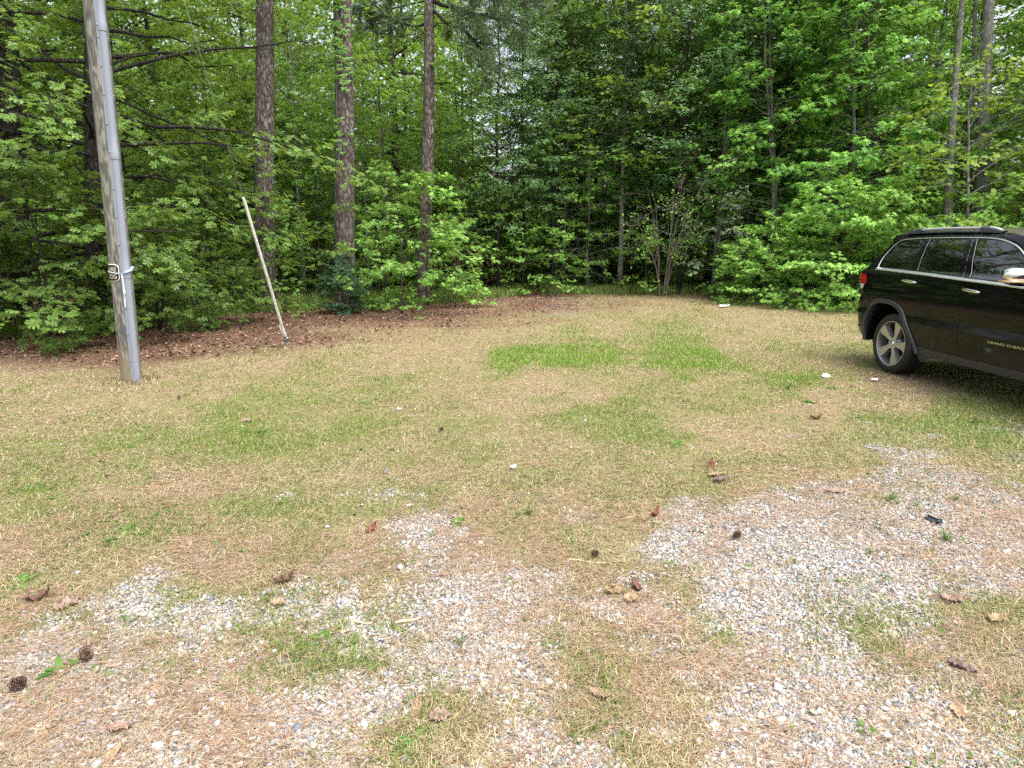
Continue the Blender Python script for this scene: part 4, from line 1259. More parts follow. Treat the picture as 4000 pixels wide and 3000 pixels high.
for side in (-1, 1):
    bd = sideskin('body', 'body_side', M['paint'], car, side)
    dr = sideskin('rear_door', 'door', M['paint'], car, side)
    df = sideskin('front_door', 'door', M['paint'], car, side)
    sideskin('sill', 'sill', M['cladding'], car, side, .008)
    bp = sideskin('bumper', 'bumper_corner', M['paint'], car, side)
    sideskin('lower_bumper', 'bumper_lip', M['cladding'], bp, side, .012)
    sideskin('quarter_window', 'window', M['privacy'], bd, side, -.004)
    sideskin('rear_door_window', 'window', M['privacy'], dr, side, -.004)
    sideskin('front_door_window', 'window', M['glass'], df, side, -.004)
    tl = sideskin('tail_light', 'tail_light', M['tail_red'], car, side, .003)
    sideskin('reverse_lamp', 'reverse_lamp', M['tail_white'], tl, side, .003)
    # chrome
    ribbon(BELT - [0, .013], .030, .0, 'belt_trim', M['belt_chrome'], car, side, .016, .1)
    ribbon(smooth_pl([(-.585, 1.312), (-.603, 1.427), (-.577, 1.535), (-.533, 1.619), (-.49, 1.663), (-.406, 1.685), (-.2, 1.698), (.01, 1.704), (.4, 1.709), (.776, 1.708), (1.088, 1.698), (1.32, 1.66), (1.52, 1.592), (1.75, 1.45), (2.0, 1.262)], 6), .012, 0, 'window_trim', M['trim_metal'], car, side, .006)
    ribbon([(.088, 1.69), (.218, 1.318)], .005, 0, 'window_seal', M['seal'], dr, side, .003)
    ribbon([(.858, 1.692), (1.108, 1.286)], .006, 0, 'window_seal', M['seal'], df, side, .003)
    # door handles
    for d_, x0, z0, x1, z1 in ((dr, .064, 1.199, .346, 1.180), (df, 1.096, 1.163, 1.358, 1.143)):
        tt = np.linspace(0, 1, 17)
        x_, z_ = x0 + (x1 - x0) * tt, z0 + (z1 - z0) * tt
        prof = np.sin(np.pi * np.clip(tt, 0, 1)) ** .35
        lift = .012 + .026 * np.sin(np.pi * tt) ** .5
        P3 = hwm(x_, z_, lift, side)
        mb = MB()
        th = np.linspace(0, 2 * np.pi, 13)[:-1]
        G = P3[:, None] + np.stack([0 * th, side * .009 * np.cos(th), .0175 * np.sin(th)], -1)[None] * (.35 + .65 * prof)[:, None, None]
        G = np.concatenate([G, G[:, :1]], 1)
        hd = mb.grid(G).build('handle', M['chrome'], d_, True)
        u_ = np.linspace(0, 2 * np.pi, 25)[:-1]
        r_ = np.linspace(0.02, 1, 5)
        xc, zc = (x0 + x1) / 2 + .01, (z0 + z1) / 2 - .016
        G = np.stack([hwm(xc + .075 * q * np.cos(u_), zc + .030 * q * np.sin(u_), .0015, side) for q in r_])
        G = np.concatenate([G, G[:, :1]], 1)
        MB().grid(G).build('handle_cup', M['gloss_black'], d_, True)
    # wheel arch trims
    for ai, ao in ((ARCH_IN, ARCH_OUT), (ARCH_INF[::-1], ARCH_OUTF[::-1])):
        n = min(len(ai), len(ao))
        rows = []
        for f_, o_ in ((1.02, -.004), (1.0, .014), (.8, .024), (.35, .027), (.06, .022), (.0, .010), (.0, -.09)):
            q = ai + (ao - ai) * f_
            xw = hw(np.clip(q[:, 0], -.62, 3.5), np.maximum(q[:, 1], .42))
            rows.append(np.stack([q[:, 0], side * (xw + o_), q[:, 1]], -1))
        MB().grid(np.array(rows)).build('wheel_arch_trim', M['cladding'], car, True)
        # dark liner behind it
        yy_ = np.array([.93, .80, .60, .50])
        sc_ = ai * 1.0
        G = np.stack([np.stack([sc_[:, 0], np.full(len(sc_), side * y_), sc_[:, 1]], -1) for y_ in yy_])
        MB().grid(G).build('wheel_well', M['groove'], car, True)
    # mirror
    mb = MB()
    u_ = np.linspace(0, 2 * np.pi, 29)
    v_ = np.linspace(-1, 1, 15)
    cx_, cy_, cz_ = 1.90, side * 1.09, 1.355
    G = []
    for q in v_:
        rr_ = (1 - abs(q) ** 3.2) ** (1 / 2.4)
        G.append(np.stack([cx_ + .065 * rr_ * np.sign(np.cos(u_)) * np.abs(np.cos(u_)) ** .7, cy_ + side * .11 * q + 0 * u_, cz_ + .068 * rr_ * np.sign(np.sin(u_)) * np.abs(np.sin(u_)) ** .7], -1))
    mr_ = mb.grid(np.array(G)).build('mirror', M['chrome'], df, True)
    MB().tubes(np.array([(1.92, side * .90, 1.275), (1.91, side * 1.0, 1.272), (1.90, side * 1.10, 1.285), (1.90, side * 1.18, 1.29)]), np.array([.03, .03, .034, .02]), 12).build('mirror_arm', M['gloss_black'], df, True)
    MB().box((1.915, side * 1.12, 1.292), (.13, .17, .022)).build('mirror_lamp', M['amber'], df)
    # roof rails
    tt = np.linspace(0, 1, 40)
    xr_ = -.47 + 1.57 * tt
    zr_ = np.interp(xr_, [-.47, -.37, -.2, .2, .8, .95, 1.02, 1.10], [1.774, 1.806, 1.822, 1.831, 1.829, 1.826, 1.816, 1.785]) - .018
    P3 = np.stack([xr_, 0 * xr_ + side * .605, zr_], -1)
    th = np.linspace(0, 2 * np.pi, 11)
    G = P3[:, None] + np.stack([0 * th, .022 * np.cos(th), .018 * np.sin(th)], -1)[None]
    rl = MB().grid(G).build('roof_rail', M['rail'], car, True)
    for x0, x1, zt0, zt1 in ((-.50, -.17, 1.765, 1.824), (.80, 1.12, 1.828, 1.775)):
        tt = np.linspace(0, 1, 14)
        xx = x0 + (x1 - x0) * tt
        zt = (zt0 + (zt1 - zt0) * (np.sin(tt * np.pi / 2) if zt1 > zt0 else 1 - np.cos(tt * np.pi / 2))) + .002
        zb = np.interp(xx, [q[0] for q in RTOP], [q[1] for q in RTOP]) - .01
        G = np.stack([np.stack([xx, 0 * xx + side * (.605 + a * .03), zb + (np.maximum(zt, zb + .004) - zb) * h_], -1) for a, h_ in ((1, 0), (.95, .6), (.7, .97), (.2, 1.03), (-.2, 1.03), (-.7, .97), (-.95, .6), (-1, 0))])
        MB().grid(G).build('rail_foot', M['rail_dark'], rl, True)
    MB().grid(np.stack([np.stack([xr_, 0 * xr_ + side * (.605 + a), zr_ * 0 + np.interp(xr_, [q[0] for q in RTOP], [q[1] for q in RTOP]) - .012 + b_], -1) for a, b_ in ((.024, 0), (.022, .02), (-.022, .02), (-.024, 0))])).build('rail_base', M['rail_dark'], rl, True)
# the strip right round the middle: hatch, roof, windscreen, bonnet, front
def band(pts, name, mt, crown=.03, parent=car, off=0., wfac=1.0, ny=17):
    pts = resample(np.array(pts), .05)
    s = np.linspace(-1, 1, ny)
    tg = nrm(np.gradient(pts, axis=0))
    nv = np.stack([-tg[:, 1], tg[:, 0]], -1)
    w_ = hw(pts[:, 0], pts[:, 1])
    cr = (crown * (1 - np.abs(s[None]) ** 2.2) + off) * np.ones((len(pts), 1))
    G = np.stack([pts[:, 0:1] + nv[:, 0:1] * cr, w_[:, None] * s[None] * wfac, pts[:, 1:2] + nv[:, 1:2] * cr], -1)
    o_ = MB().grid(G).build(name, mt, parent, True)
    return o_
m, t, b = mat('dusty_roof')
nz = N(t, 'ShaderNodeTexNoise', {'Vector': objco(t, (3, 30, 30)), 'Scale': 3., 'Detail': 6, 'Roughness': .7}).outputs[0]
L(t, ramp(t, nz, [(.35, (.02, .02, .02)), (.7, (.16, .13, .08))]), b.inputs['Base Color'])
b.inputs['Roughness'].default_value = .3
b.inputs['Coat Weight'].default_value = .4
M['dusty'] = m
band(RTOP[:10], 'roof', M['dusty'], .045)
ws = band(RTOP[9:], 'windscreen', M['glass'], .06)
band([RTOP[-1]] + HOODL, 'bonnet', M['paint'], .05)
band([HOODL[-1]] + FRONT, 'front_bumper', M['paint'], .05)
gr_ = band([(3.63, .955), (3.72, .84)], 'grille', M['cladding'], .06, off=.006, wfac=.55)
for side in (-1, 1):
    MB().tubes(np.array([(3.50, side * .72, .90), (3.60, side * .68, .89), (3.70, side * .56, .885)]), np.array([.06, .07, .05]), 12).build('headlight', M['tail_white'], car, True)
REARL = [(-.74, .36)] + [tuple(q) for q in REAR] + [(-.876, 1.705), (-.88, 1.722)]
band([q for q in REARL if q[1] <= .93], 'bumper', M['paint'], .05)
hatch = band([q for q in REARL if q[1] >= .93], 'hatch', M['paint'], .06)
band([(-.985, 1.32), (-.92, 1.458), (-.83, 1.60), (-.805, 1.645)], 'rear_window', M['privacy'], .06, hatch, .006, .8)
MB().box((1.35, 0, .42), (4.5, 1.25, .32)).build('underbody', M['groove'], car)
# shark fin aerial
G = []
for tt in np.linspace(0, 1, 12):
    x_ = -.51 + .26 * tt
    h_ = .085 * np.interp(tt, [0, .12, .3, 1], [.45, .95, 1, .06])
    wd_ = .035 * np.sqrt(np.clip(1 - (tt - .45) ** 2 / .32, .05, 1))
    zb = 1.80
    G.append([(x_, wd_ * a, zb + h_ * q) for a, q in ((1, 0), (.7, .5), (.25, .95), (0, 1), (-.25, .95), (-.7, .5), (-1, 0))])
MB().grid(np.array(G)).build('aerial_fin', M['paint'], car, True)
# cabin
cab = MB()
cab.box((.75, 0, .62), (2.7, 1.5, .06))
for y_ in (-.38, .38):
    cab.box((1.05, y_, .78), (.5, .5, .22)).box((.80, y_, 1.12), (.16, .5, .62)).box((.76, y_, 1.49), (.10, .26, .17))
cab.box((.02, 0, .78), (.5, 1.25, .2)).box((-.22, 0, 1.10), (.14, 1.25, .55)).box((1.85, 0, 1.02), (.4, 1.4, .35))
bev(cab.build('cabin', M['seat'], car), .03, 3)
for side in (-1, 1):
    tt = np.linspace(0, 1, 8)
    x_, z_ = .975 + .19 * tt, 1.60 - .34 * tt
    G = np.stack([np.stack([x_ + a, side * (hw(x_, z_) - .07), z_], -1) for a in (-.02, .028)])
    MB().grid(G).build('seat_belt', M['belt'], car)
# lettering on the front doors
for side in (-1, 1):
    V2, F2 = textmesh('GRAND CHEROKEE', .034, 1.0, 0, 0)
    V2[:, 0] = (V2[:, 0] - V2[:, 0].min()) / np.ptp(V2[:, 0]) * .565
    if side > 0:
        V2[:, 0] = .565 - V2[:, 0]
    V3 = np.stack([1.566 + V2[:, 0], side * (hw(1.566 + V2[:, 0], .641 + V2[:, 1]) + .003), .641 + V2[:, 1]], -1)
    dd_ = [o_ for o_ in car.children if o_.name.startswith('door')]
    mk('lettering', V3, F2, M['belt_chrome'], dd_[1 if side < 0 else 3])
# wheels
def wheel(x_, side):
    wh = empty('wheel', (x_, side * .955, .385), 0)
    wh.parent = car
    if side > 0:
        wh.rotation_euler = (0, 0, math.pi)
    # local: outboard is -y
    R1, W_ = .385, .255
    prof = [(.283, .002), (.289, -.006), (.296, -.010), (.315, -.016), (.345, -.014), (.362, -.006), (.375, .008), (.383, .025), (.385, .05), (.385, .20), (.378, .235), (.35, .255), (.30, .255), (.283, .245)]
    ty = MB().lathe(prof, 72).build('tyre', M['tyre'], wh, True)
    rim = MB().lathe([(.288, .0), (.283, -.004), (.276, .0), (.270, .012), (.262, .05), (.255, .12), (.25, .2), (.283, .245)], 72).build('rim', M['rim_dark'], wh, True)
    MB().lathe([(.0005, .10), (.09, .10), (.165, .105), (.17, .115)], 48).build('brake_disc', M['cladding'], rim, True)
    lip = MB().lathe([(.2885, -.0005), (.286, -.0055), (.279, -.004), (.277, .001)], 72)
    sp, pk = MB(), MB()
    cap = MB().lathe([(.0005, .006), (.028, .006), (.034, .012), (.036, .03)], 24)
    lug = MB()
    for k in range(5):
        a = R_(68 + 72 * k)
        rad = np.array([.030, .075, .13, .19, .245, .272])
        hwid = np.array([.030, .026, .033, .047, .060, .064])
        dep = np.array([.022, .026, .024, .018, .010, .004])
        tw = np.array([0, .0, .004, .01, .012, .010])
        ca_, sa_ = np.cos(a), np.sin(a)
        def P(r_, tq, y_):
            return np.stack([r_ * ca_ - tq * sa_, y_, r_ * sa_ + tq * ca_], -1)
        top = [P(rad, -hwid + tw, dep), P(rad, -hwid * .0 + tw, dep - .001), P(rad, hwid + tw, dep)]
        sp.grid(np.stack(top))
        pk.grid(np.stack([P(rad, hwid + tw, dep), P(rad, hwid * 1.25 + tw + .004, dep + .05)]))
        pk.grid(np.stack([P(rad, -hwid * 1.25 + tw - .004, dep + .05), P(rad, -hwid + tw, dep)]))
        al = a + R_(36)
        c0 = np.array([.062 * np.cos(al), .018, .062 * np.sin(al)])
        lug.tubes(np.array([c0 + [0, .03, 0], c0, c0 - [0, .004, 0]]), np.array([.0115, .0115, .008]), 8)
    lip.build('rim_lip', M['rim_face'], rim, True)
    sp.build('spoke_face', M['rim_face'], rim, True)
    pk.build('spoke_side', M['rim_dark'], rim, True)
    pk2 = MB().lathe([(.0005, .024), (.05, .024), (.085, .045), (.10, .09)], 30).build('hub', M['rim_dark'], rim, True)
    cap.build('hub_cap', M['chrome'], rim, True)
    lug.build('lug_nuts', M['chrome'], rim, True)
    return wh
m, t, b = mat('tyre_worn')
nz = N(t, 'ShaderNodeTexNoise', {'Vector': objco(t), 'Scale': 22., 'Detail': 5, 'Roughness': .7}).outputs[0]
L(t, ramp(t, nz, [(.55, (.012, .012, .013)), (.72, (.055, .05, .042))]), b.inputs['Base Color'])
b.inputs['Roughness'].default_value = .6
M['tyre'] = m
for x_ in (0, 2.915):
    for side in (-1, 1):
        wheel(x_, side)
# ================================================================== POLE, GUY, SIGN
PB = np.array([-4.6209, 7.6011, 0.])
PD = nrm(np.array([.1395, 0, 4.193]))
def zof(py4):
    return float(at(1106, py4 / 1.8083, 7.6011)[2])
pole = empty('utility_pole', PB, 0, 'leaning weathered grey wooden utility pole at the left', 'utility pole')
UP, XX, YY = PD, nrm(np.cross([0, 1, 0], PD)), np.array([0, 1., 0])
tocam = nrm(np.array([4.62, -7.6, 0]))
right = np.array([-tocam[1], tocam[0], 0])
def pdir(deg):
    a = R_(deg)
    return math.cos(a) * tocam + math.sin(a) * right
def ppt(z, deg, r):
    return PD * (z / PD[2]) + pdir(deg) * r
PR = lambda z: .1155 - .0016 * np.asarray(z)
zz = np.linspace(-.3, 9.0, 180)
th = np.linspace(0, 2 * np.pi, 49)
Zg, Tg = np.meshgrid(zz, th, indexing='ij')
rr_ = PR(Zg) * (1 + .02 * (fbm(np.cos(Tg) * 3 + 9, np.sin(Tg) * 3 + Zg * .6, .8, 51) - .5) + .012 * (vn(Tg * 7, Zg * .8, 1., 52) - .5))
G = (PD * (Zg[..., None] / PD[2])) + rr_[..., None] * (np.cos(Tg)[..., None] * XX + np.sin(Tg)[..., None] * YY)
m, t, b = mat('weathered_pole')
v = objco(t, (1, 1, .16))
wn = N(t, 'ShaderNodeTexNoise', {'Vector': v, 'Scale': 9., 'Detail': 3, 'Roughness': .55})
sep = N(t, 'ShaderNodeMath', {0: wn.outputs[0], 1: 14.}, operation='MULTIPLY')
fr = N(t, 'ShaderNodeMath', {0: sep.outputs[0], 1: 1.0}, operation='PINGPONG')
gcol = ramp(t, fr.outputs[0], [(0, (.085, .082, .072)), (.35, (.13, .127, .112)), (.62, (.175, .17, .15)), (.84, (.29, .27, .23)), (1, (.25, .235, .20))])
fine = N(t, 'ShaderNodeTexNoise', {'Vector': objco(t, (90, 90, 3)), 'Scale': 1., 'Detail': 5}).outputs[0]
fcol = ramp(t, fine, [(.3, (.55, .55, .55)), (.55, (1, 1, 1))])
mm = N(t, 'ShaderNodeMix', {0: .8, 6: gcol, 7: fcol}, data_type='RGBA', blend_type='MULTIPLY').outputs[2]
zs_ = N(t, 'ShaderNodeSeparateXYZ', {0: objco(t)}).outputs[2]
lowf = N(t, 'ShaderNodeMapRange', {'Value': zs_, 'From Min': .55, 'From Max': .0}).outputs[0]
mm2 = N(t, 'ShaderNodeMix', {0: lowf, 6: mm, 7: (.27, .20, .125, 1)}, data_type='RGBA').outputs[2]
big = N(t, 'ShaderNodeTexNoise', {'Vector': objco(t, (1, 1, .5)), 'Scale': 2.2, 'Detail': 2}).outputs[0]
grn = N(t, 'ShaderNodeMix', {0: ramp(t, big, [(.45, (0, 0, 0)), (.7, (.45, .45, .45))]), 6: mm2, 7: (.13, .15, .10, 1)}, data_type='RGBA').outputs[2]
L(t, grn, b.inputs['Base Color'])
b.inputs['Roughness'].default_value = .85
b.inputs['Specular IOR Level'].default_value = .2
bump(t, b, fr.outputs[0], .35, .01)
MB().grid(G).build('post', m, pole, True)
# conduit guard in overlapping lengths
M['conduit'] = plain('grey_conduit', (.235, .255, .30), .55, 0, .4)[0]
M['steel'] = plain('galvanised_steel', (.35, .36, .37), .4, .9)[0]
CA = 24.0
def uprof(k):
    a = np.linspace(180, 0, 15)
    pr = [(-.054, .001), (-.052, .006), (-.042 * k, .006)] + [(.040 * k * math.cos(R_(q)), .010 + (.044 * k) * math.sin(R_(q))) for q in a] + [(.042 * k, .006), (.052, .006), (.054, .001)]
    return np.array(pr)
cd = pdir(CA)
cs = np.array([-cd[1], cd[0], 0])
joints = [-.05, zof(1084), zof(626), zof(131), 5.4, 6.9, 8.2]
for i in range(len(joints) - 1):
    z0, z1 = joints[i], joints[i + 1] + .02
    rows = []
    for z_, k in ((z0, 1.10), (z0 + .008, 1.12), (z0 + .085, 1.10), (z0 + .098, 1.0), (z0 + .3, 1.0), (z1 - .3, .99), (z1, .99)) if i else ((z0, 1.0), (z0 + .4, 1.0), (z1, .99)):
        pr = uprof(k)
        base_ = PD * (z_ / PD[2]) + cd * (PR(z_) + .001)
        sag = (pr[:, 0] ** 2) / (2 * PR(z_))
        rows.append(base_ + pr[:, 0:1] * cs + (pr[:, 1:2] - (sag * (np.abs(pr[:, 0]) > .045) )[:, None]) * cd)
    MB().grid(np.array(rows)[:, ::-1]).build('conduit', M['conduit'], pole, True)
nails = MB()
for zq in [zof(q) for q in (108, 154, 267, 377, 490, 599, 741, 848, 955, 1100, 1202, 1304, 1404)] + [4.6, 5.1, 5.7, 6.2]:
    for sgn in (-1, 1):
        c0 = PD * (zq / PD[2]) + cd * (PR(zq) + .005) + cs * sgn * .048
        nails.tubes(np.array([c0 - cd * .004, c0 + cd * .004, c0 + cd * .007]), np.array([.0085, .0085, .005]), 8)
nails.build('nail', M['steel'], pole, True)

def patch(outline, fmap, step, name, mt, parent, smooth=True):
    ol = resample(np.vstack([outline, outline[:1]]), step)[:-1]
    lo_, hi_ = ol.min(0), ol.max(0)
    gx, gy_ = np.meshgrid(np.arange(lo_[0], hi_[0], step), np.arange(lo_[1], hi_[1], step))
    st = np.stack([gx.ravel(), gy_.ravel()], -1) + 1e-5
    st = st[inside(ol, st)]
    V2, F2 = cdt([ol], [], st)
    F2 = F2[inside(ol, V2[F2].mean(1))]
    return mk(name, fmap(V2), [F2], mt, parent, smooth)
def rrect(w_, h_, r_):
    o_ = []
    for cx_, cy_, a0 in ((w_ / 2 - r_, h_ / 2 - r_, 0), (-w_ / 2 + r_, h_ / 2 - r_, 90), (-w_ / 2 + r_, -h_ / 2 + r_, 180), (w_ / 2 - r_, -h_ / 2 + r_, 270)):
        o_ += [(cx_ + r_ * math.cos(R_(a0 + q)), cy_ + r_ * math.sin(R_(a0 + q))) for q in range(0, 91, 15)]
    return np.array(o_)
SZ = zof(1064)
SW, SH = .27, .20
sign = empty('warning_sign', PB, 0, 'black dog warning sign with white border bent round the wooden pole', 'sign')
def smap(off):
    def f(P):
        ang = -9 - (SW / 2 - P[:, 0]) / .120 * 180 / math.pi
        bow = .004 * np.sin((P[:, 0] / SW + .5) * math.pi)
        out = []
        for a, q, bw in zip(ang, P[:, 1], bow):
            out.append(ppt(SZ + q, a, float(PR(SZ)) + .004 + off + bw))
        return np.array(out)
    return f
M['sign_white'] = plain('sign_white', (.66, .62, .54), .5)[0]
M['sign_black'] = plain('sign_black', (.012, .011, .014), .45)[0]
M['sign_letter'] = plain('sign_letter', (.62, .53, .42), .5)[0]
pl_ = patch(rrect(SW, SH, .05), smap(0), .012, 'plate', M['sign_white'], sign)
so_ = pl_.modifiers.new('solid', 'SOLIDIFY'); so_.thickness, so_.offset = .0015, -1
patch(rrect(SW - .02, SH - .02, .042), smap(.0012), .012, 'panel', M['sign_black'], sign)
for body, cy_ in (('BEWARE', .016), ('OF DOG', -.066)):
    V2, F2 = textmesh(body, .074, .66, .0, cy_)
    sw_ = np.ptp(V2[:, 0])
    V2[:, 0] *= .205 / sw_
    mk('lettering', smap(.0024)(V2), F2, M['sign_letter'], sign)
# rope round pole and guard
rope = empty('rope', PB, 0, 'blue and white rope tied round the pole over the dog sign, tail hanging', 'rope')
m, t, b = mat('striped_rope')
v = objco(t)
wv = N(t, 'ShaderNodeTexWave', {'Vector': v, 'Scale': 26., 'Distortion': .0}, bands_direction='DIAGONAL').outputs[0]
L(t, ramp(t, wv, [(.45, (0.090, 0.198, 0.468)), (.55, (0.648, 0.684, 0.720))], 'CONSTANT'), b.inputs['Base Color'])
b.inputs['Roughness'].default_value = .8
M['rope'] = m
M['rope_white'] = plain('frayed_white_rope', (.62, .66, .70), .9)[0]
a = np.linspace(-14, 120, 70)
def rope_r(d_):
    q = abs((d_ - CA))
    return float(PR(1.2)) + .010 + .056 * math.exp(-(q / 21.) ** 4)
zr = zof(1058)
P3 = np.array([ppt(zr + .0 + .030 * np.interp(q, [-14, 5, 60, 120], [-.9, -.7, 1.2, 1.2]), q, rope_r(q)) for q in a])
MB().tubes(P3, np.interp(a, [-14, 6, 16, 120], [.0035, .004, .013, .014]), 10).build('loop', M['rope'], rope, True)
a = np.linspace(120, 346, 60)
P3 = np.array([ppt(zr + .036 - .06 * (q - 120) / 226, q, float(PR(1.2)) + .012) for q in a])
MB().tubes(P3, np.full(60, .0045), 8).build('loop', M['rope_white'], rope, True)
tq = np.linspace(0, 1, 26)
zt = zof(1058) - .03 - .40 * tq
P3 = np.array([ppt(z_, 1 + 3.5 * math.sin(q * 3), float(PR(1.2)) + .02 + .004 * math.sin(q * 15)) for z_, q in zip(zt, tq)])
MB().tubes(P3, np.interp(tq, [0, .1, .3, .45, .5, .56, .6, .95, 1], [.006, .011, .0115, .010, .014, .012, .0065, .006, .002]), 9).build('tail', M['rope_white'], rope, True)

# guy wire with its white guard
GA = np.array([-3.5622, 10.0779, 0.])
GT = PB + PD * (8.0 / PD[2])
gd = nrm(GT - GA)
gl = np.linalg.norm(GT - GA)
guy = empty('guy_wire', GA, 0, 'thin steel guy wire with a white plastic guard slanting up to the utility pole', 'guy wire')
MB().tubes(np.array([gd * .1, gd * gl * .5, gd * gl]), np.full(3, .0038), 6).build('wire', M['steel'], guy, True)
m, t, b = mat('guard_plastic')
nz = N(t, 'ShaderNodeTexNoise', {'Vector': objco(t, (20, 20, 6)), 'Scale': 2., 'Detail': 5, 'Roughness': .7}).outputs[0]
L(t, ramp(t, nz, [(.35, (.36, .34, .30)), (.62, (.56, .54, .49))]), b.inputs['Base Color'])
b.inputs['Roughness'].default_value = .6
M['guard'] = m
tq = np.array([.20, .215, .26, .30, .36, .5, 1.4, 2.36, 2.38])
MB().tubes(gd * tq[:, None], np.array([.025, .029, .029, .025, .0225, .0225, .022, .021, .014]), 14).build('guard', m, guy, True)
MB().tubes(gd * np.array([.14, .30, .42])[:, None] + np.array([-.028, 0, -.012]), np.array([.012, .016, .012]), 8).build('guard_flap', m, guy, True)
MB().tubes(gd * np.array([-.25, 0, .12])[:, None], np.array([.009, .009, .009]), 8).build('anchor_rod', M['steel'], guy, True)
MB().box(gd * .155, (.07, .035, .075)).box(gd * .155 + [.028, 0, .02], (.03, .06, .03)).build('clamp', M['steel'], guy)

# ================================================================== SMALL THINGS ON THE GROUND
rng = np.random.default_rng(404)
def gpt(px4, py4, dz=0.):
    p = gp(px4 / 1.8083, py4 / 1.8083)
    p[2] = hgt(p[0], p[1]) + dz
    return p
def dead_leaf(name, px4, py4, L_, W_, mt, label, az, curl=1.2, roll=.8, tilt=0., lobes=0, seed=0, cat='dead leaf', dz=.012, group=None):
    r = np.random.default_rng(seed)
    nu, nv = 17, 9
    u = np.linspace(0, 1, nu)[:, None]
    v = np.linspace(-1, 1, nv)[None]
    wid = W_ * np.sin(np.pi * np.clip(u, .02, .99) ** .8) ** .8
    if lobes:
        wid = wid * (1 + .38 * np.sin(u * lobes * 2 * np.pi))
    s = v * wid
    a = s * roll / max(W_, 1e-3)
    x = L_ * (u - .5) + 0 * v
    y = np.where(abs(roll) > .05, np.sin(a) * W_ / max(roll, .05), s)
    z = (1 - np.cos(a)) * W_ / max(roll, .05) + L_ * curl * .5 * (u - .5) ** 2 * 2 + .006 * r.normal(size=(nu, nv))
    P = np.stack([x, y, z], -1)
    o = MB().grid(P).build(name, mt, None, True)
    o.location = gpt(px4, py4, dz)
    o.rotation_euler = (r.normal(0, .15), -tilt, R_(az))
    md = o.modifiers.new('solid', 'SOLIDIFY'); md.thickness = .0012
    return tag(o, label, cat, group)
def lm(name, c0, c1):
    m, t, b = mat(name)
    nz = N(t, 'ShaderNodeTexNoise', {'Vector': objco(t), 'Scale': 40., 'Detail': 5}).outputs[0]
    L(t, ramp(t, nz, [(.35, c0), (.65, c1)]), b.inputs['Base Color'])
    b.inputs['Roughness'].default_value = .7
    return m
LB, LT, LP_, LR, LG = lm('leaf_brown', (0.096, 0.045, 0.027), (0.168, 0.090, 0.060)), lm('leaf_tan', (0.252, 0.162, 0.090), (0.372, 0.270, 0.168)), lm('leaf_pink', (0.204, 0.120, 0.090), (0.300, 0.204, 0.162)), lm('leaf_red', (0.132, 0.036, 0.018), (0.240, 0.084, 0.042)), lm('leaf_grey', (0.120, 0.078, 0.066), (0.198, 0.138, 0.114))
for q in [
 (2775, 1835, .17, .05, LR, 'upright reddish brown dead leaf standing in the grass mid right', 70, 1.0, 1.6, .8, 0),
 (2800, 1868, .19, .055, LT, 'pale folded dead leaf lying behind a dark curled one', 10, .6, 1.5, .1, 0),
 (2815, 1885, .17, .06, LG, 'dark curled dead leaf lying against the pale folded one', 20, .9, 1.9, .15, 0),
 (2405, 2318, .15, .05, LT, 'crumpled yellowish dead leaf on gravel, left of two', 15, 1.4, 1.9, .1, 3),
 (2465, 2347, .12, .05, LT, 'flat yellowish dead leaf on gravel, right of two', 60, .8, 1.0, 0, 0),
 (2480, 2300, .12, .045, LB, 'dark brown dead leaf behind the yellowish pair', 100, 1.2, 1.6, .2, 0),
 (1120, 2280, .15, .05, LB, 'dark crumpled dead leaf in thin grass above the left gravel', 30, 1.6, 2.0, .2, 3),
 (1085, 2366, .10, .035, LT, 'small tan dead leaf below the dark crumpled one', 170, .7, .8, 0, 0),
 (265, 2370, .15, .06, LP_, 'pinkish lobed dead leaf in grass at lower left', 55, .5, .8, .1, 2),
 (160, 2345, .14, .05, LB, 'brown twisted dead leaf left of the pinkish lobed one', 30, 1.4, 1.8, .3, 2),
 (3760, 2622, .15, .04, LG, 'long purplish brown dead leaf on gravel at lower right', -38, .5, 1.6, 0, 0),
 (3740, 2790, .11, .04, LT, 'orange tan lobed dead leaf on gravel near the lower right corner', 80, .6, .8, .1, 2),
 (3895, 2435, .13, .045, LT, 'tan curled dead leaf at the right among straw', 15, 1.0, 1.4, .1, 0),
 (3710, 2350, .13, .05, LP_, 'lobed reddish tan dead leaf at the right above the tan curled one', 150, .6, .8, .0, 3),
 (3265, 1928, .17, .04, LP_, 'flat brown dead leaf at the top of the gravel on the right', -8, .4, .9, 0, 0),
 (2560, 2015, .14, .04, LR, 'curled rusty dead leaf at the gravel edge in the middle', 60, 1.6, 1.8, .1, 0),
 (1455, 2075, .12, .045, LR, 'rusty folded dead leaf standing in thin grass left of centre', 60, 1.2, 1.9, .4, 0),
 (1630, 2780, .13, .028, LT, 'narrow tan dead leaf standing near the bottom middle', 85, .6, 1.2, .6, 0),
 (1720, 2812, .11, .045, LP_, 'pinkish dead leaf beside the clover at the bottom', 10, .6, 1.0, .1, 0),
 (2340, 2735, .12, .035, LT, 'tan twisted dead leaf on straw at the lower middle', -35, .9, 1.4, .1, 0),
 (470, 2855, .11, .04, LP_, 'brownish pink dead leaf on gravel at the lower left', 5, .5, 1.0, .05, 0),
 (440, 2960, .13, .03, LT, 'narrow tan dead leaf at the very bottom left', 80, .4, 1.0, .3, 0),
 (960, 1646, .16, .05, LP_, 'pale pinkish dead leaf on the lawn right of the pole', 20, .6, 1.2, .2, 0),
 (3190, 1640, .16, .05, LR, 'rusty star shaped dead leaf on the lawn left of the car', 0, 1.2, 1.2, .2, 2),
]:
    dead_leaf('dead_leaf', q[0], q[1], q[2] * .72, q[3] * .72, q[4], q[5], q[6], q[7], q[8], q[9], q[10], seed=q[0])
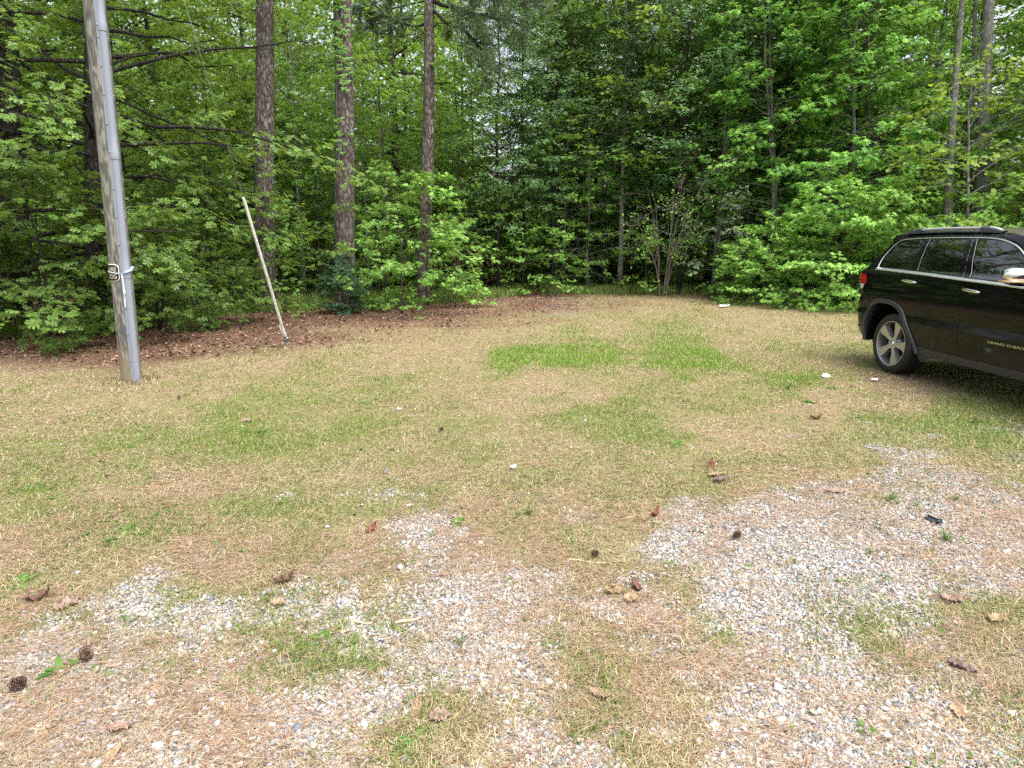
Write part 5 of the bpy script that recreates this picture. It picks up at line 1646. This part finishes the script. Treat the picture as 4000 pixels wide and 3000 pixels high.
# pine cones
M['cone'] = islmat('cone_scale', [(0, (.07, .042, .03)), (.5, (.16, .10, .07)), (1, (.30, .22, .16))], .8)
cm = MB()
k = np.arange(90)
f = k / 90
a = k * 2.39996
rr_ = .030 * np.sin(np.pi * np.clip(f * .86 + .12, 0, 1)) ** .8
T = np.stack([rr_ * .35 * np.cos(a), rr_ * .35 * np.sin(a), -.038 + .076 * f], -1)
D = np.stack([np.cos(a), np.sin(a), -.25 + 1.1 * f], -1)
tp = (np.array([(0, -.25, 0), (0, .25, 0), (.75, .5, .02), (1, 0, .16), (.75, -.5, .02), (.8, 0, .22)]), [np.array([(0, 1, 2), (0, 2, 5), (0, 5, 4), (2, 3, 5), (3, 4, 5), (0, 4, 3), (0, 3, 2)])])
cm.add(*inst(tp, T, frames(D, np.array([0, 0, 1.]) + 0 * D), .010 + .020 * np.sin(np.pi * np.clip(f, .08, .95)) ** .7))
cone_me = cm.build('pine_cone', M['cone'])
cmesh = cone_me.data
bpy.data.objects.remove(cone_me)
for px4, py4, s, rot, lab in [(2878, 2108, 1.25, (.5, .3, 0), 'brown open pine cone on the white gravel patch'),
                              (2323, 2178, 1.0, (1.2, .2, 1), 'small dark pine cone between straw and gravel in the middle'),
                              (72, 2705, 1.35, (1.3, .4, 2), 'pine cone at the lower left edge of the picture'),
                              (340, 2580, 1.3, (1.5, .9, .6), 'long flattened pine cone lying on left gravel'),
                              (1725, 1692, 1.1, (.8, .2, .3), 'dark pine cone standing in the grass in the middle'),
                              (700, 1562, 1.0, (1.2, .1, .3), 'dark pine cone near the foot of the utility pole')]:
    o = link('pine_cone', cmesh)
    o.location = gpt(px4, py4, .030 * s)
    o.rotation_euler = rot
    s *= .5
    o.scale = (s, s, s * (1.5 if 'long' in lab else 1))
    tag(o, lab, 'pine cone')
# scraps
M['scrap_white'] = plain('white_scrap', (.78, .78, .76), .6)[0]
M['scrap_black'] = plain('black_plastic', (.018, .02, .024), .45)[0]
for px4, py4, L_, W_, az, lab in [(3227, 1478, .10, .045, -30, 'white paper scrap on the lawn left of the car wheel, larger one'), (3416, 1491, .085, .035, 5, 'white paper scrap on the lawn just below the car wheel'),
                                  (2828, 1202, .30, .10, 10, 'white scrap lying far off by the sweetgum bushes'), (2005, 1834, .05, .028, 20, 'bluish white scrap in the grass in the middle'),
                                  (1560, 1578 + 30, .06, .012, -20, 'thin white scrap on the lawn near the middle')]:
    dead_leaf('paper_scrap', px4, py4, L_, W_, M['scrap_white'], lab, az, .5, .7, .1, 0, px4, 'paper scrap', .02)
o = MB().box((0, 0, .012), (.085, .042, .006)).box((.036, 0, .020), (.018, .046, .022)).box((0, .019, .016), (.085, .005, .014)).build('plastic_piece', M['scrap_black'])
o.location = gpt(3640, 2047, .006)
o.rotation_euler = (.1, .1, R_(-62))
bev(o, .003, 2)
tag(o, 'broken piece of black plastic lying on the right gravel', 'plastic piece')
# sticks
M['stick'] = lm('stick_wood', (.42, .30, .19), (.60, .46, .31))
for x0, y0, x1, y1, r_, lab in [(1370, 2440, 1455, 2446, .007, 'short tan twig lying on gravel left of centre'), (1545, 2446, 1645, 2425, .008, 'thicker broken tan twig right of the short one'),
                                (2210, 2190, 2370, 2207, .004, 'long pale straw stalk lying on the middle gravel'), (2182, 2440, 2192, 2375, .004, 'pale stalk pointing away across the straw'),
                                (2930, 1998, 2985, 2015, .005, 'short pale twig at the edge of the right gravel'), (2440, 2030, 2520, 2008, .004, 'pale twig in dry grass left of the right gravel')]:
    a, b_ = gpt(x0, y0, r_ + .008), gpt(x1, y1, r_ + .008)
    tt = np.linspace(0, 1, 7)[:, None]
    P3 = (a + (b_ - a) * tt) - a + np.array([0, 0, .004]) * np.sin(tt * 7)
    o = MB().tubes(P3, r_ * np.linspace(1, .7, 7), 7).build('twig', M['stick'], None, True)
    o.location = a
    tag(o, lab, 'twig')
# weeds one can point at
def rosette(kind, seed, n_, ln, wd_, el0, el1):
    r = np.random.default_rng(seed)
    az = np.arange(n_) * 2.4 + r.normal(0, .3, n_)
    el = r.uniform(el0, el1, n_)
    D = np.stack([np.cos(az) * np.cos(el), np.sin(az) * np.cos(el), np.sin(el)], -1)
    nu = 6
    u = np.linspace(0, 1, nu)
    wv_ = np.sin(np.pi * np.clip(u * .93 + .04, 0, 1)) ** .8 * wd_
    V, F4 = [], []
    for d_, e_ in zip(D, el):
        l_ = ln * r.uniform(.65, 1.1)
        sd = nrm(np.cross(d_, [0, 0, 1]))
        upn = np.cross(sd, d_)
        cen_ = d_ * (u * l_)[:, None] + np.array([0, 0, -1]) * (.45 * l_ * u ** 2 * np.cos(e_))[:, None] + np.array([0, 0, .004])
        b0 = len(V) * 0
        rows = np.stack([cen_ - sd * wv_[:, None] * l_ / ln + upn * .12 * wv_[:, None], cen_, cen_ + sd * wv_[:, None] * l_ / ln + upn * .12 * wv_[:, None]])
        V.append(rows)
    mb = MB()
    for rows in V:
        rows[..., 2] = np.maximum(rows[..., 2], .003)
        mb.grid(rows)
    o_ = mb.build(kind, M['weed'], None, True)
    me = o_.data
    bpy.data.objects.remove(o_)
    return me
W1, W2, W3 = rosette('broadleaf_weed', 1, 11, .11, .020, .2, .9), rosette('grass_tuft', 2, 40, .13, .0035, .5, 1.35), rosette('clover_patch', 3, 26, .07, .013, .1, .7)
W4 = rosette('seedling', 4, 5, .15, .022, .25, .8)
for me, px4, py4, s, lab, grp in [
 (W1, 2640, 1742, 1.1, 'bright green broadleaf weed alone in dry grass right of centre', None),
 (W2, 2065, 2012, .85, 'dark green grass tuft in dry straw in the middle', None),
 (W1, 1785, 2042, .9, 'green weed beside a small gravel patch left of the dark grass tuft', None),
 (W2, 2025, 2016, .6, 'low green tuft touching the dark grass tuft', None),
 (W1, 590, 2030, 1.0, 'largest broadleaf weed of the lower left clump', None), (W1, 500, 2065, .9, 'broadleaf weed in front of the largest one of the lower left clump', None),
 (W1, 430, 2110, .8, 'broadleaf weed at the near end of the lower left clump', None), (W1, 640, 2010, .8, 'broadleaf weed at the far end of the lower left clump', None),
 (W1, 550, 2085, .7, 'small broadleaf weed below the lower left clump', None), (W1, 330, 2090, .7, 'broadleaf weed left of the lower left clump', None),
 (W4, 240, 2625, .85, 'four leaved bright seedling rising from the left gravel', None), (W4, 85, 2275, .8, 'bright leafed seedling in grass near the left edge', None),
 (W1, 960, 2160, .7, 'dark weed in thin grass at left centre', None), (W1, 850, 2135, .6, 'small weed left of the dark one in thin grass', None),
 (W3, 1490, 2105, .7, 'little clover clump beside a rusty folded leaf', None), (W3, 1610, 2880, 1.1, 'clover clump on straw at the bottom middle', None), (W3, 1660, 2850, .8, 'small clover clump behind the one at the bottom', None),
 (W3, 1560, 2910, .7, 'small clover clump at the near left of the bottom one', None),
 (W2, 3730, 1962, .75, 'bright grass tuft rising from the right gravel, highest of three', None), (W2, 3580, 1985, .6, 'small grass tuft on right gravel left of the bright one', None),
 (W2, 3480, 1958, .8, 'yellowish grass tuft at the gravel edge on the right', None), (W2, 3690, 2120, .95, 'tall dark grass tuft behind the black plastic piece', None),
 (W2, 3505, 1975, .5, 'thin dark grass tuft beside the yellowish one', None), (W1, 3630, 2165, .6, 'low weed on gravel below the tall dark tuft', None),
 (W1, 950, 1690, 1.0, 'green weed clump on the left lawn right of the pole', None), (W1, 1020, 1690, .9, 'second green weed clump on the left lawn, right one', None),
 (W1, 3160, 1575, 1.1, 'broadleaf weed on bare soil left of the car', None), (W1, 3250, 1520, 1.0, 'broadleaf weed under the white scraps', None), (W2, 3080, 1525, 1.2, 'tall grass tuft on the lawn left of the car wheel', None),
 (W1, 3810, 1652, 1.0, 'pale weed in the green patch below the car', None), (W2, 3400, 2165, .6, 'small sparse tuft on the right gravel', None), (W2, 1800, 2525, .6, 'single upright green tuft on gravel at the bottom middle', None),
 (W3, 1250, 2500, 1.2, 'yellow flowered low clump on gravel at lower left', None), (W3, 1180, 2540, 1.0, 'straw mixed low clump in front of the yellow flowered one', None),
]:
    o = link(me.name.split('.')[0], me)
    o.location = gpt(px4, py4)
    o.rotation_euler = (0, 0, rng.uniform(0, 6.28))
    s *= .72
    o.scale = (s, s, s)
    tag(o, lab, {'broadleaf_weed': 'weed', 'grass_tuft': 'grass tuft', 'clover_patch': 'clover', 'seedling': 'seedling'}[me.name.split('.')[0]])
